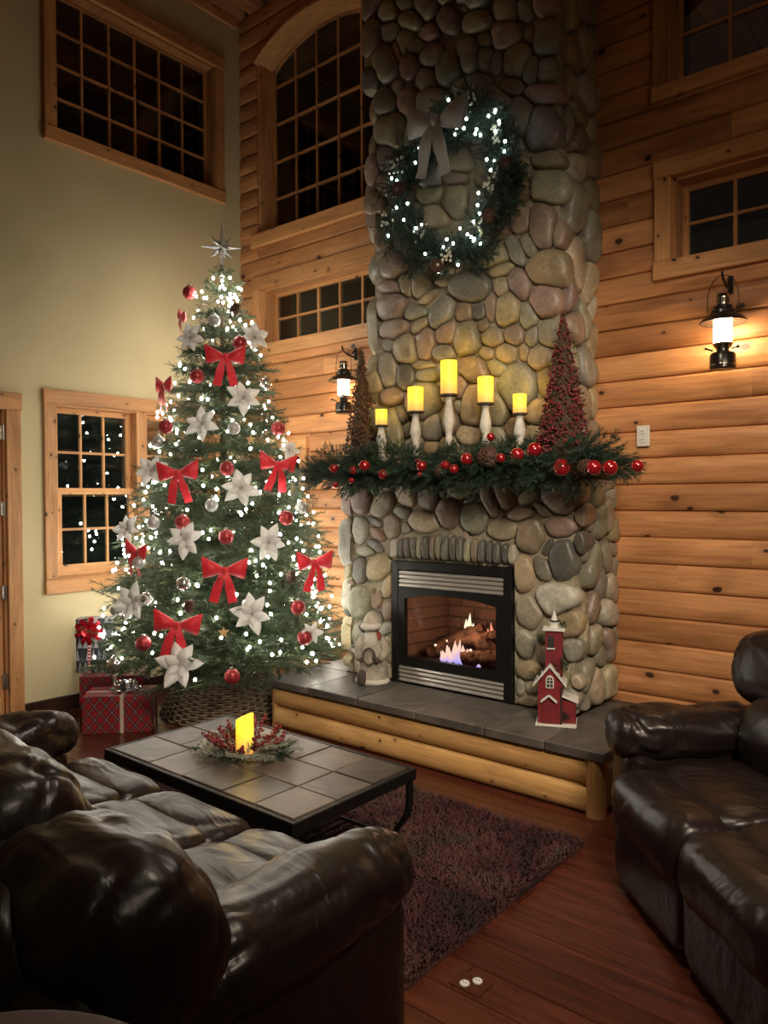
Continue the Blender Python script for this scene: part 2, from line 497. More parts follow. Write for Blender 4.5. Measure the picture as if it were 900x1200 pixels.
m = MB()
wall_cells(m, PB, XL - .15, XR + .1, 0, ZC, [(a[0] - .02, a[1] + .02, a[2], a[4] or a[3]) for a in WX.values()], -.17, -.155)
wall_back = finish(obj('wall_back', m, MAT['darkgroove']), 'pine log wall around the stone chimney', 'wall', None, 'structure')
rng = random.Random(11)
k0 = -int(LZ0 / LH) - 1
NS = 11
TS = [0, .03, .08, .16, .30, .45, .60, .75, .90, .97, 1]
for k in range(k0, 40):
    z0 = LZ0 + k * LH; z1 = z0 + LH
    if z0 >= ZC - .02 or z1 <= .02: continue
    zc = (z0 + z1) / 2
    # cut intervals of this course per sample height
    cuts = []
    for a in WX.values():
        zz = [min(max(z0 + (z1 - z0) * i / 8, z0 + .001), z1 - .001) for i in range(9)]
        sp = [arch_span(a, z) for z in zz]
        if any(sp): cuts.append((a, sp))
    # piece list along x: joints
    xs = [XL - .12]
    x = XL + rng.uniform(.5, 2.0)
    joints = []
    while x < XR:
        joints.append(x); x += rng.uniform(1.6, 2.6)
    joints = [j for j in joints if not any(c[0][0] - .12 < j < c[0][1] + .12 for c in cuts)]
    joints.append(-2.55)
    edges = sorted([XL - .12, XR] + [j for j in joints if j < XR])
    pieces = []          # (xl(z) fn or const, xr, zlo, zhi)
    for i in range(len(edges) - 1):
        segs = [(edges[i], edges[i + 1], None, None)]
        for a, sp in cuts:
            ns = []
            for (l, r, lf, rf) in segs:
                if a[1] <= l or a[0] >= r: ns.append((l, r, lf, rf)); continue
                if a[0] > l: ns.append((l, a[0], lf, (a, -1)))
                if a[1] < r: ns.append((a[1], r, (a, 1), rf))
                # strip above / below the opening inside this course
                zt = a[4] or a[3]
                if z0 + .002 < a[2]: pieces.append((max(l, a[0]), min(r, a[1]), None, None, z0, a[2]))
                if a[4] is None and zt < z1 - .002: pieces.append((max(l, a[0]), min(r, a[1]), None, None, zt, z1))
            segs = ns
        for (l, r, lf, rf) in segs: pieces.append((l, r, lf, rf, z0, z1))
    for (l, r, lf, rf, za, zb) in pieces:
        if r - l < .02: continue
        q = MB(); ring = []; ridge = rng.uniform(.35, .65)
        dz = .004
        lo, hi = max(za, z0 + .0), min(zb, z1 - .0)
        for i in range(NS):
            z = lo + (hi - lo) * TS[i]
            t = (z - z0) / LH
            xl, xr_ = l, r
            zq = min(max(z, z0 + .001), z1 - .001)
            for side in (lf, rf):
                if side:
                    s_ = arch_span(side[0], zq)
                    if side[0][4] is not None and zq > side[0][3]:
                        c_ = (side[0][0] + side[0][1]) / 2
                        if s_ is None: v_ = c_
                        else: v_ = s_[0] if side[1] < 0 else s_[1]
                        if side[1] < 0: xr_ = v_
                        else: xl = v_
                    elif s_ is None:      # part of course above or below the rectangular opening is its own strip
                        pass
            ring.append((xl, xr_, z, prof(min(max(t, 0.0), 1.0), ridge)))
        w1, w2 = rng.uniform(-.004, .004), rng.uniform(-.004, .004)
        nseg = max(1, int((r - l) / .45))
        v = []; f = []
        for (xl, xr_, z, d) in ring:
            for s_ in range(nseg + 1):
                u = s_ / nseg
                x = xl + (xr_ - xl) * u
                wv = .006 * mnoise.noise(Vector((x * 1.3, k * 3.1, z * 7)))
                v.append((x, YW - d + wv * (1 if d > .01 else 0), z))
        nb_ = len(v)
        W = nseg + 1
        for (xl, xr_, z, d) in ring: v += [(xl, YW + .15, z), (xr_, YW + .15, z)]
        for i in range(NS - 1):
            for s_ in range(nseg):
                f.append((i * W + s_, i * W + s_ + 1, (i + 1) * W + s_ + 1, (i + 1) * W + s_))
            f.append((i * W, (i + 1) * W, nb_ + 2 * (i + 1), nb_ + 2 * i))
            f.append((i * W + nseg, nb_ + 2 * i + 1, nb_ + 2 * (i + 1) + 1, (i + 1) * W + nseg))
        f.append((0, nb_, nb_ + 1) + tuple(range(nseg, 0, -1)))
        t_ = NS - 1
        f.append(tuple(t_ * W + s_ for s_ in range(nseg + 1)) + (nb_ + 2 * t_ + 1, nb_ + 2 * t_))
        q.add(v, f)
        obj('log', q, MAT['log'], wall_back, smooth=25)

# ---- windows
def window(name, label, P, hor, x0, x1, z0, z1, cols, rows, depth, za=None, case=.085, cased=.03, mw=.020, sash=.035, sill=True, head=True, cols_x=None, rows_z=None):
    """opening x0..x1, z0..z1 (za = arch apex); glass set back by depth"""
    w = thing(name, label, 'window', P((x0 + x1) / 2, 0, z0), None, 'structure')
    th = MAT['trim_x'] if hor == 'x' else MAT['trim_y']; tv = MAT['trim_z']
    a = (x0, x1, z0, z1, za)
    # jamb lining
    def strip(nm, poly_in, mt):
        q = MB(); q.prism(poly_in, -depth - .05, .004, lambda u, b, d: P(u, d, b)); obj(nm, q, mt, w)
    strip('jamb', [(x0, z0), (x0 + .014, z0), (x0 + .014, z1), (x0, z1)], tv)
    strip('jamb', [(x1 - .014, z0), (x1, z0), (x1, z1), (x1 - .014, z1)], tv)
    strip('sill', [(x0, z0), (x1, z0), (x1, z0 + .014), (x0, z0 + .014)], th)
    if za is None:
        strip('head_jamb', [(x0, z1 - .014), (x1, z1 - .014), (x1, z1), (x0, z1)], th)
    else:
        n = 22; ptsu = []; 
        q = MB()
        for i in range(n):
            ua, ub = x0 + (x1 - x0) * i / n, x0 + (x1 - x0) * (i + 1) / n
            ta, tb = arch_top(a, ua), arch_top(a, ub)
            q.prism([(ua, ta - .016), (ub, tb - .016), (ub, tb + .004), (ua, ta + .004)], -depth - .05, .056, lambda u, b, d: P(u, d, b))
        obj('arch_lining', q, MAT['trim_x'], w)
    # casing boards
    if case:
        def board(nm, u0, u1, b0, b1, mt, d1=cased):
            q = MB(); pa = P(u0, 0.0, b0); pb = P(u1, d1, b1)
            q.bb(min(pa[0], pb[0]), max(pa[0], pb[0]), min(pa[1], pb[1]), max(pa[1], pb[1]), b0, b1, .004); obj(nm, q, mt, w)
        board('casing', x0 - case, x0, z0 - .0, z1 if za is None else z1, tv)
        if x1 + case < 99: board('casing', x1, x1 + case, z0, z1, tv)
        if sill: board('sill_board', x0 - case - .004, x1 + case + .004, z0 - case * 1.15, z0, th, cased + .008)
        if head and za is None: board('head_board', x0 - case - .004, x1 + case + .004, z1, z1 + case * 1.1, th, cased + .006)
    elif sill:
        q = MB(); pa = P(x0 - .06, 0, 0); pb = P(x1 + .06, .062, 0)
        q.bb(min(pa[0], pb[0]), max(pa[0], pb[0]), min(pa[1], pb[1]), max(pa[1], pb[1]), z0 - .105, z0 + .004, .006); obj('sill_board', q, th, w)
    return w

def sash(w, P, hor, x0, x1, z0, z1, d, cols, rows, fr=.035, mw=.017, a=None, thick=.03, bottom=None, xs=None, zs=None):
    """sash frame, muntins and separate panes; a = arch tuple for the top edge"""
    th = MAT['trim_x'] if hor == 'x' else MAT['trim_y']; tv = MAT['trim_z']
    bt = bottom or fr
    def bar(nm, poly, mt, t=thick):
        q = MB(); q.prism(poly, d - t / 2, d + t / 2, lambda u, b, dd: P(u, dd, b)); return obj(nm, q, mt, w)
    top = (lambda u: arch_top(a, u)) if a else (lambda u: z1)
    bar('sash_stile', [(x0, z0), (x0 + fr, z0), (x0 + fr, top(x0 + fr)), (x0, top(x0))], tv)
    bar('sash_stile', [(x1 - fr, z0), (x1, z0), (x1, top(x1)), (x1 - fr, top(x1 - fr))], tv)
    bar('sash_rail', [(x0 + fr, z0), (x1 - fr, z0), (x1 - fr, z0 + bt), (x0 + fr, z0 + bt)], th)
    if a is None:
        bar('sash_rail', [(x0 + fr, z1 - fr), (x1 - fr, z1 - fr), (x1 - fr, z1), (x0 + fr, z1)], th)
    else:
        n = 20; U = [x0 + (x1 - x0) * i / n for i in range(n + 1)]
        q = MB()
        for i in range(n):
            q.prism([(U[i], top(U[i]) - fr), (U[i + 1], top(U[i + 1]) - fr), (U[i + 1], top(U[i + 1])), (U[i], top(U[i]))], d - thick / 2, d + thick / 2, lambda u, b, dd: P(u, dd, b))
        obj('sash_rail', q, th, w)
    gx0, gx1, gz0 = x0 + fr, x1 - fr, z0 + bt
    gz1 = z1 - fr
    X = xs or [gx0 + (gx1 - gx0) * i / cols for i in range(cols + 1)]
    Z = zs or [gz0 + (gz1 - gz0) * i / rows for i in range(rows + 1)]
    for u in X[1:-1]:
        bar('muntin', [(u - mw / 2, gz0), (u + mw / 2, gz0), (u + mw / 2, top(u) - fr if a else gz1), (u - mw / 2, top(u) - fr if a else gz1)], tv, .022)
    for b in Z[1:-1]:
        bar('muntin', [(gx0, b - mw / 2), (gx1, b - mw / 2), (gx1, b + mw / 2), (gx0, b + mw / 2)], th, .020)
    for i in range(len(X) - 1):
        for j in range(len(Z) - 1):
            u0, u1, b0, b1 = X[i], X[i + 1], Z[j], Z[j + 1]
            if a and j == len(Z) - 2:
                nn = 4; us = [u0 + (u1 - u0) * q / nn for q in range(nn + 1)]
                if top((u0 + u1) / 2) - fr < b0 + .02: continue
                poly = [(u0, b0), (u1, b0)] + [(u, max(b0 + .002, top(u) - fr * .7)) for u in reversed(us)]
            else:
                poly = [(u0, b0), (u1, b0), (u1, b1), (u0, b1)]
            q = MB(); q.prism(poly, d - .004, d, lambda u, b, dd: P(u, dd, b)); obj('pane', q, MAT['glass'], w)

# upper window in the painted wall
w = window('window_1', 'high dark window with 24 panes in the painted wall above the tree', PL, 'y', 2.57, 3.92, 4.03, 5.03, 6, 4, .10)
sash(w, PL, 'y', 2.585, 3.905, 4.045, 5.015, -.10, 6, 4, .02)
# double-hung pair behind the presents
w = window('window_2', 'double-hung pine window pair in the painted wall above the presents', PL, 'y', 2.54, 3.88, .93, 2.14, 3, 2, .10, case=.088, cased=.026)
q = MB(); q.bb(XL - .13, XL + .01, 3.165, 3.255, .93, 2.14, .004); obj('mullion', q, MAT['trim_z'], w)
for (a0, a1) in ((2.554, 3.165), (3.255, 3.866)):
    sash(w, PL, 'y', a0, a1, 1.50, 2.126, -.095, 3, 2, .038, a=None)
    sash(w, PL, 'y', a0, a1, .944, 1.56, -.05, 3, 2, .045, bottom=.075)
# arched windows and transoms in the log wall
a = WX['arch']
w = window('window_3', 'tall arched dark window in the log wall beside the wreath', PB, 'x', a[0], a[1], 3.672, 5.10, 5, 5, .17, za=5.29, case=0)
sash(w, PB, 'x', a[0] + .012, a[1] - .012, 3.686, 5.10, -.17, 5, 5, .022, a=(a[0] + .012, a[1] - .012, 3.68, 5.09, 5.28), zs=[3.708, 4.018, 4.327, 4.643, 4.958, 5.27], mw=.02)
w = window('window_4', 'wide low dark transom window above the lantern by the tree', PB, 'x', -4.82, -3.54, 2.755, 3.215, 5, 2, .12, case=.09, cased=.058)
sash(w, PB, 'x', -4.806, -3.554, 2.769, 3.201, -.12, 5, 2, .032)
w = window('window_5', 'small dark window in the log wall mostly hidden behind the tree', PB, 'x', -4.90, -4.36, .93, 1.875, 3, 2, .12, case=.085, cased=.058)
sash(w, PB, 'x', -4.886, -4.374, .944, 1.42, -.10, 2, 2, .035)
sash(w, PB, 'x', -4.886, -4.374, 1.40, 1.861, -.13, 2, 2, .035)
a = (-1.478, -.17, 3.715, 5.10, 5.29)
w = window('window_6', 'tall dark window high in the log wall above the loveseat side lantern', PB, 'x', a[0], a[1], a[2], 5.10, 5, 5, .15, za=5.29, case=.068, cased=.058)
sash(w, PB, 'x', a[0] + .012, a[1] - .012, a[2] + .012, 5.10, -.15, 5, 5, .022, a=(a[0] + .012, a[1] - .012, 3.68, 5.09, 5.28), zs=[3.748, 4.06, 4.37, 4.68, 4.97, 5.27], mw=.02)
w = window('window_7', 'low dark transom window directly above the lantern over the loveseat', PB, 'x', -1.448, -.15, 2.765, 3.215, 5, 2, .12, case=.088, cased=.058)
sash(w, PB, 'x', -1.434, -.164, 2.779, 3.201, -.12, 5, 2, .032)

# door at the edge of the painted wall
dr = thing('door_1', 'pine door with casing at the end of the painted wall', 'door', (XL, 1.77, 0), None, 'structure')
q = MB(); q.bb(XL - .07, XL - .02, 1.35, 2.185, .01, 2.05, .004); lf = obj('door_leaf', q, MAT['trim_z'], dr)
for z0_, z1_ in ((.25, .85), (1.0, 1.85)):
    for y0_, y1_ in ((1.46, 1.72), (1.82, 2.07)):
        q = MB(); q.bb(XL - .024, XL - .012, y0_, y1_, z0_, z1_, .008); obj('panel', q, MAT['trim_z'], lf)
q = MB(); q.bb(XL, XL + .026, 2.20, 2.298, 0, 2.07, .005); obj('casing', q, MAT['trim_z'], dr)
q = MB(); q.bb(XL, XL + .026, 1.235, 1.33, 0, 2.07, .005); obj('casing', q, MAT['trim_z'], dr)
q = MB(); q.bb(XL, XL + .032, 1.22, 2.305, 2.07, 2.185, .005); obj('head_board', q, MAT['trim_y'], dr)
q = MB(); q.bb(XL - .12, XL, 2.185, 2.2, 0, 2.07); obj('jamb', q, MAT['trim_z'], dr)
for z in (.28, .87, 1.42, 1.92):
    q = MB(); q.tube([(XL + .004, 2.192, z - .05), (XL + .004, 2.192, z + .05)], .008, 8); q.bb(XL - .02, XL + .001, 2.17, 2.205, z - .045, z + .045); obj('hinge', q, MAT['steel'], lf, smooth=40)
q = MB(); q.lathe([(.012, 0), (.012, .04), (.03, .05), (.03, .07), (.015, .085)], (0, 0, 0), 16, Matrix.Translation((XL - .02, 1.42, .98)) @ Matrix.Rotation(pi / 2, 4, 'Y')); obj('door_knob', q, MAT['steel'], lf, smooth=True)
# ------------------------------------------------------------------ stone fireplace
YS, YCH = 3.715, 3.80          # mortar face of surround and chimney
SX0, SX1 = -3.44, -1.775       # surround
CX0, CX1 = -3.27, -1.905       # chimney
HZ = .315                      # hearth top
MZ0, MZ1 = 1.60, 1.672         # mantel shelf
FX0, FX1, FZ0, FZ1 = -3.03, -2.155, HZ, 1.085    # insert opening
fp = thing('stone_fireplace', 'floor-to-ceiling river stone fireplace chimney against the log wall', 'fireplace', ((SX0 + SX1) / 2, YW - .2, HZ))
m = MB()
m.bb(CX0 + .02, CX1 - .02, YCH, YW + .02, MZ0, ZC)
chim = obj('chimney', m, MAT['mortar'], fp)
m = MB()
m.bb(SX0 + .02, FX0, YS, YW + .02, HZ, MZ0); m.bb(FX1, SX1 - .02, YS, YW + .02, HZ, MZ0); m.bb(FX0, FX1, YS, YW + .02, FZ1, MZ0)
m.bb(FX0, FX1, YW - .02, YW + .02, HZ, FZ1)
sur = obj('surround', m, MAT['mortar'], fp)

PALETTE = dict(t=(.34, .275, .18), b=(.43, .36, .25), g=(.26, .25, .195), o=(.29, .26, .175), d=(.135, .13, .112), m=(.285, .215, .18), p=(.36, .26, .21), r=(.21, .135, .10), k=(.18, .16, .15), n=(.26, .195, .135), w=(.42, .40, .33))
def stones_px(groups, yplane):
    out = []
    for (ox, oy, sc, lst) in groups:
        for t in lst:
            cx, cy, rx, ry = t[:4]; ang = radians(t[4]) if len(t) > 4 else 0
            colr = t[5] if len(t) > 5 else None
            px, py = ox + cx / sc, oy + cy / sc
            def W(dx, dy):
                p = on(px + dx / sc, py + dy / sc, 'y', yplane); return np.array([p[0], p[2]])
            c = W(0, 0)
            A = W(rx * cos(ang), rx * sin(ang)) - c; B = W(-ry * sin(ang), ry * cos(ang)) - c
            out.append([c, A, B, colr])
    return out
def fit_stones(S, inside, gap, grow, nth=22):
    """star-shaped outline of every stone, stopped where a neighbour is nearer"""
    C = np.array([s[0] for s in S]); Minv = np.array([np.linalg.inv(np.column_stack([s[1], s[2]]) * grow) for s in S])
    outl = []
    TH = np.arange(nth) * 2 * pi / nth; U = np.linspace(.08, 1.0, 24)
    for i, s in enumerate(S):
        dist = np.linalg.norm(C - C[i], axis=1)
        near = [j for j in np.nonzero(dist < .75)[0] if j != i]
        D = (np.outer(np.cos(TH), s[1]) + np.outer(np.sin(TH), s[2])) * grow
        L = np.linalg.norm(D, axis=1)
        P = C[i] + D[:, None, :] * U[None, :, None]
        if near:
            Q = P[None] - C[near][:, None, None, :]
            Nn = np.linalg.norm(np.einsum('nij,nabj->nabi', Minv[near], Q), axis=3).min(axis=0)
            ok = Nn >= U[None] + (gap / np.maximum(L, .03))[:, None]
        else:
            ok = np.ones((nth, 24), bool)
        pts = []
        for k in range(nth):
            lo = .08
            for q in range(24):
                if not ok[k, q] or not inside(P[k, q]): break
                lo = U[q]
            pts.append(lo * L[k])
        pts = np.array(pts)
        for _ in range(1): pts = .5 * pts + .25 * np.roll(pts, 1) + .25 * np.roll(pts, -1)
        outl.append(pts)
    return outl
def cover(S, p):
    C = np.array([q[0] for q in S]); Mi = np.array([np.linalg.inv(np.column_stack([q[1], q[2]])) for q in S])
    mn = np.array([min(np.linalg.norm(q[1]), np.linalg.norm(q[2])) for q in S])
    return np.linalg.norm(np.einsum('nij,nj->ni', Mi, p - C), axis=1), mn
def fill_stones(S, a0, a1, b0, b1, rng, rmin=.022, rmax=.055, tries=1500):
    for _ in range(tries):
        p = np.array([rng.uniform(a0, a1), rng.uniform(b0, b1)])
        q, mn = cover(S, p)
        dmin = float(((q - 1) * mn).min())
        if dmin < rmin * .8: continue
        r = min(max(dmin, rmin), rmax); th = rng.uniform(0, pi); e = rng.uniform(.75, 1.3)
        S.append([p, np.array([cos(th), sin(th)]) * r * e, np.array([-sin(th), cos(th)]) * r / e, None])
    return S
def stone_obj(s, outl, fn, depth, rng, name='stone', colr=None, back=0.0):
    """fn(a,b,d) -> xyz ; d outwards"""
    n = len(outl); c = s[0]
    v = []; rings = [(1.0, -.035), (1.0, .22), (.955, .56), (.86, .80), (.66, .95), (.34, 1.0)]
    if back: rings = [(.62, -back), (.90, -back * .5)] + rings
    sd = rng.uniform(0, 50)
    r0 = float(np.mean(outl)); D = depth * min(1.25, max(.55, r0 / .085)) * rng.uniform(.85, 1.2)
    tilt = (rng.uniform(-.12, .12), rng.uniform(-.12, .12))
    for (q, h) in rings:
        for k in range(n):
            th = 2 * pi * k / n
            d = (s[1] * cos(th) + s[2] * sin(th)); d = d / np.linalg.norm(d)
            rr = outl[k] * q
            nz = mnoise.noise(Vector((d[0] * 1.3 + sd, d[1] * 1.3, q * 1.2))) * .10
            hh = h * D * (1 + nz) + (tilt[0] * d[0] + tilt[1] * d[1]) * rr if h > 0 else h
            v.append(fn(c[0] + d[0] * rr, c[1] + d[1] * rr, hh))
    v.append(fn(c[0], c[1], D * 1.01))
    f = []
    for i in range(len(rings) - 1):
        for k in range(n):
            k2 = (k + 1) % n
            f.append((i * n + k, i * n + k2, (i + 1) * n + k2, (i + 1) * n + k))
    for k in range(n): f.append(((len(rings) - 1) * n + k, (len(rings) - 1) * n + (k + 1) % n, len(v) - 1))
    q = MB(); q.add(v, f)
    o = obj(name, q, MAT['stone'], chim if min(p[2] for p in v) > MZ0 else sur, smooth=True)
    key = colr or s[3] or rng.choice('ttbggooodmmnnpwgt')
    cc = PALETTE[key]; j = rng.uniform(.85, 1.15)
    o.color = (cc[0] * j, cc[1] * j * rng.uniform(.95, 1.04), cc[2] * j * rng.uniform(.9, 1.08), 1)
    return o

SUR = [
 (400, 530, 5.625, [(125,295,62,112,0,'m'),(195,230,27,52,-8,'g'),(290,215,68,40,0,'g'),(265,345,98,64,-48,'t'),(415,270,72,92,-15,'b'),(560,290,70,98,-8,'m'),(650,245,36,58,-6,'n'),(790,240,104,66,-5,'t'),(390,395,60,45,25,'g'),(320,490,54,84,0,'n'),(115,515,52,94,0,'g'),(205,455,58,26,30,'d'),(220,540,64,28,40,'r'),(205,615,66,28,38,'d'),(145,650,68,36,0,'g'),(110,785,48,94,0,'d'),(245,770,95,82,-25,'t'),(410,495,38,38,0,'g'),(540,455,100,66,12,'b'),(695,405,74,98,0,'m'),(845,310,64,25,-28,'d'),(205,925,42,66,-10,'n'),(300,880,52,110,18,'t')]),
 (540, 530, 4.5, [(65,340,74,84,0,'g'),(140,240,42,108,-18,'m'),(225,220,55,90,-14,'t'),(210,325,17,22,0,'r'),(345,150,98,30,-3,'g'),(350,235,68,38,-20,'o'),(290,192,25,20,0,'d'),(310,325,78,38,-10,'t'),(425,305,62,35,35,'g'),(525,225,114,106,0,'m'),(215,405,84,50,5,'b'),(365,440,76,96,0,'t'),(515,390,88,60,5,'m'),(442,510,28,56,28,'d'),(325,645,48,104,0,'t'),(425,610,42,74,-28,'g'),(530,570,72,110,8,'d'),(612,480,30,60,0,'d'),(625,330,40,60,0,'n')]),
 (590, 690, 6, [(175,170,102,128,-15,'o'),(350,80,155,112,0,'w'),(140,385,55,108,-10,'g'),(170,580,98,66,10,'t'),(105,695,30,66,0,'g'),(190,690,52,50,0,'o'),(160,810,80,46,0,'t'),(290,300,70,90,0,'o'),(330,470,90,95,0,'n'),(300,640,70,80,0,'g'),(400,620,60,90,0,'o'),(450,250,80,110,0,'t'),(470,430,70,80,0,'g'),(300,800,70,70,0,'n'),(430,790,80,80,0,'g')]),
 (380, 540, 2.368, [(95,395,29,50,0,'g'),(137,375,22,38,-8,'n'),(168,415,18,33,0,'n'),(165,468,26,20,0,'g'),(175,520,15,46,0,'o'),(100,480,26,38,0,'g'),(140,440,20,24,0,'d'),(120,545,30,32,0,'t'),(90,585,26,30,0,'n'),(150,585,26,26,0,'g'),(172,595,18,22,0,'o'),(80,630,24,24,0,'g')]),
]
CHM = [
 (430, 300, 6.4286, [(180,85,82,88,0,'g'),(170,232,84,50,0,'m'),(180,378,100,100,0,'m'),(275,200,52,88,-15,'o'),(390,225,68,80,0,'o'),(440,312,84,25,-40,'b'),(508,350,98,26,-48,'n'),(555,430,72,124,30,'g'),(345,420,80,56,0,'g'),(378,520,78,50,-35,'t'),(195,552,102,74,-10,'m'),(272,690,82,118,-5,'o'),(150,660,36,52,0,'g'),(425,650,72,114,8,'n'),(588,580,72,92,38,'n'),(745,622,98,128,8,'o'),(570,720,84,56,0,'g'),(770,225,145,112,0,'d'),(700,70,90,52,-25,'t'),(565,195,55,26,0,'t'),(720,415,78,72,0,'n'),(828,412,62,62,0,'d'),(850,478,42,26,-10,'t'),(300,300,40,30,0,'m')]),
 (430, 400, 6.4286, [(155,225,60,124,0,'g'),(190,415,82,68,0,'n'),(275,260,62,102,0,'d'),(405,180,78,28,0,'t'),(440,255,88,50,-5,'o'),(425,445,125,125,0,'o'),(195,650,56,148,-5,'o'),(255,540,32,80,-20,'d'),(497,645,78,108,12,'g'),(300,670,40,62,0,'d'),(780,210,112,102,10,'n'),(700,335,52,98,0,'n'),(785,480,84,164,0,'t'),(680,490,30,52,0,'g'),(760,700,92,66,0,'t'),(605,590,60,125,0,'n'),(560,120,84,52,0,'g'),(345,780,62,64,0,'g'),(610,770,64,64,0,'o'),(480,800,70,50,0,'n'),(590,400,55,70,0,'o')]),
 (560, 380, 6, [(85,22,98,25,6,'n'),(90,92,92,62,10,'t'),(245,72,72,82,0,'n'),(365,80,50,84,8,'g'),(482,72,64,90,0,'g'),(190,200,84,72,-10,'t'),(235,268,54,25,-40,'d'),(310,195,42,68,0,'t'),(425,232,90,88,0,'t'),(120,300,78,48,20,'o'),(285,440,122,170,5,'g'),(48,200,54,46,0,'t'),(36,312,52,62,0,'n'),(110,600,95,110,0,'o'),(425,610,104,92,0,'t'),(470,405,62,114,0,'t'),(100,790,90,70,0,'g'),(250,730,66,70,0,'n'),(380,770,80,60,0,'o'),(500,760,60,90,0,'t')]),
 (560, 240, 6, [(100,365,116,72,-15,'o'),(255,322,48,110,-25,'g'),(345,280,44,96,-25,'g'),(288,95,76,92,0,'n'),(450,150,84,158,0,'m'),(490,442,138,120,0,'n'),(150,455,94,44,-15,'t'),(285,555,72,118,-18,'m'),(150,570,52,72,0,'o'),(40,560,54,112,0,'g'),(80,715,40,92,5,'m'),(205,735,84,118,0,'t'),(450,665,108,102,0,'p'),(345,785,60,104,0,'g'),(560,200,40,90,0,'n'),(20,850,40,50,0,'n')]),
 (560, 0, 6, [(190,62,78,80,0,'t'),(325,60,52,74,0,'g'),(470,40,78,66,0,'p'),(185,245,104,84,-10,'p'),(265,410,88,114,20,'o'),(118,440,46,74,15,'k'),(480,260,84,114,10,'g'),(365,490,52,94,8,'g'),(475,490,58,98,8,'g'),(358,245,42,54,0,'o'),(520,135,110,52,0,'o'),(460,655,114,62,0,'p'),(225,605,86,62,0,'n'),(35,400,58,84,0,'g'),(35,270,58,62,0,'g')]),
 (430, 0, 6.4286, [(140,90,84,94,0,'o'),(160,232,80,84,0,'g'),(215,362,38,78,-5,'p'),(128,462,82,134,0,'g'),(452,232,74,64,35,'p'),(330,150,104,84,0,'o'),(360,345,94,52,0,'g'),(480,405,94,84,0,'o'),(612,505,92,124,10,'g'),(552,450,30,64,30,'d'),(312,492,62,94,0,'r'),(440,592,74,74,0,'o'),(760,400,94,134,0,'g'),(620,135,94,96,20,'k'),(800,150,104,104,0,'o'),(560,55,74,62,0,'g'),(725,45,62,62,0,'o'),(300,20,90,60,0,'g'),(325,720,64,64,0,'p'),(520,720,54,64,0,'r'),(215,660,40,60,0,'o'),(825,605,94,54,0,'k'),(690,640,60,60,0,'o')]),
 (430, 90, 4.2857, [(90,128,50,68,0,'g'),(200,128,46,68,0,'p'),(120,268,78,94,0,'o'),(95,405,48,70,0,'k'),(88,540,46,54,0,'n'),(72,560,30,30,0,'p'),(430,505,58,32,0,'m'),(440,420,74,56,0,'t'),(310,590,58,36,-20,'o'),(440,622,64,72,0,'o'),(300,475,64,82,0,'g'),(330,705,66,54,0,'t'),(560,340,42,54,0,'m'),(130,945,64,74,0,'m'),(80,820,36,64,0,'n'),(240,300,70,80,0,'g'),(520,230,80,80,0,'g'),(640,130,80,80,0,'o'),(330,150,80,80,0,'o'),(760,200,70,90,0,'g'),(620,500,70,90,0,'n'),(700,330,70,70,0,'g'),(560,640,60,80,0,'o'),(190,700,70,90,0,'g'),(230,850,80,60,0,'n'),(380,830,90,60,0,'o'),(520,790,60,70,0,'g'),(640,720,70,80,0,'n'),(180,560,60,70,0,'o'),(220,420,50,40,0,'n')]),
 (560, 100, 6, [(445,310,106,144,0,'k'),(378,432,54,44,0,'t'),(480,520,98,62,0,'o'),(490,700,124,112,0,'g'),(270,700,90,100,0,'n'),(300,560,60,60,0,'o'),(280,250,70,130,0,'n')]),
]
rng = random.Random(5)
S1 = stones_px(SUR, YS - .03)
in1 = lambda p: SX0 - .06 < p[0] < SX1 + .05 and HZ + .004 < p[1] < MZ0 - .012 and not (FX0 - .012 < p[0] < FX1 + .012 and p[1] < 1.225)
S1 = [s for s in S1 if in1(s[0])]
fill_stones(S1, SX0, SX1, HZ + .02, MZ0 - .03, rng, .03, .05, 700)
S1 = [s for s in S1 if in1(s[0])]
for s, o_ in zip(S1, fit_stones(S1, in1, .009, 1.14)):
    stone_obj(s, o_, lambda a, b, d: (a, YS - d, b), .036, rng, back=.15 if s[0][0] > SX1 - .16 or s[0][0] < SX0 + .12 else 0)
# soldier course of narrow upright stones over the insert
NA = 18
for i in range(NA):
    u = i / (NA - 1)
    x = FX0 + .02 + (FX1 - FX0 - .02) * u
    hgt = .060 + .018 * sin(pi * min(1, u * 1.05)); w_ = .0215 * rng.uniform(.85, 1.15)
    if i in (0, NA - 1): w_ *= 1.15
    s = [np.array([x, 1.098 + hgt]), np.array([w_, 0]), np.array([rng.uniform(-.004, .004), hgt]), None]
    stone_obj(s, np.array([1 / sqrt((abs(cos(t)) / w_) ** 2.6 + (abs(sin(t)) / hgt) ** 2.6) ** (2 / 2.6) for t in np.linspace(0, 2 * pi, 22, endpoint=False)]) if False else np.array([(abs(cos(t) / w_) ** 2.6 + abs(sin(t) / hgt) ** 2.6) ** (-1 / 2.6) for t in np.array([math.atan2(hgt * sin(q), w_ * cos(q)) for q in np.linspace(0, 2 * pi, 22, endpoint=False)])]),
              lambda a, b, d: (a, YS - .004 - d * 1.15, b), .062, rng, 'arch_stone', 'w' if i in (0, NA - 1) else rng.choice('ddggnd'))
S2 = stones_px(CHM, YCH - .035)
in2 = lambda p: CX0 - .06 < p[0] < CX1 + .05 and MZ1 - .03 < p[1] < ZC - .01
def dedupe(S, lim):
    S = sorted(S, key=lambda q: -np.linalg.norm(q[1]) * np.linalg.norm(q[2])); K = []
    for q in S:
        if K and cover(K, q[0])[0].min() < lim: continue
        K.append(q)
    return K
S2 = dedupe([s for s in S2 if in2(s[0])], 1.2)
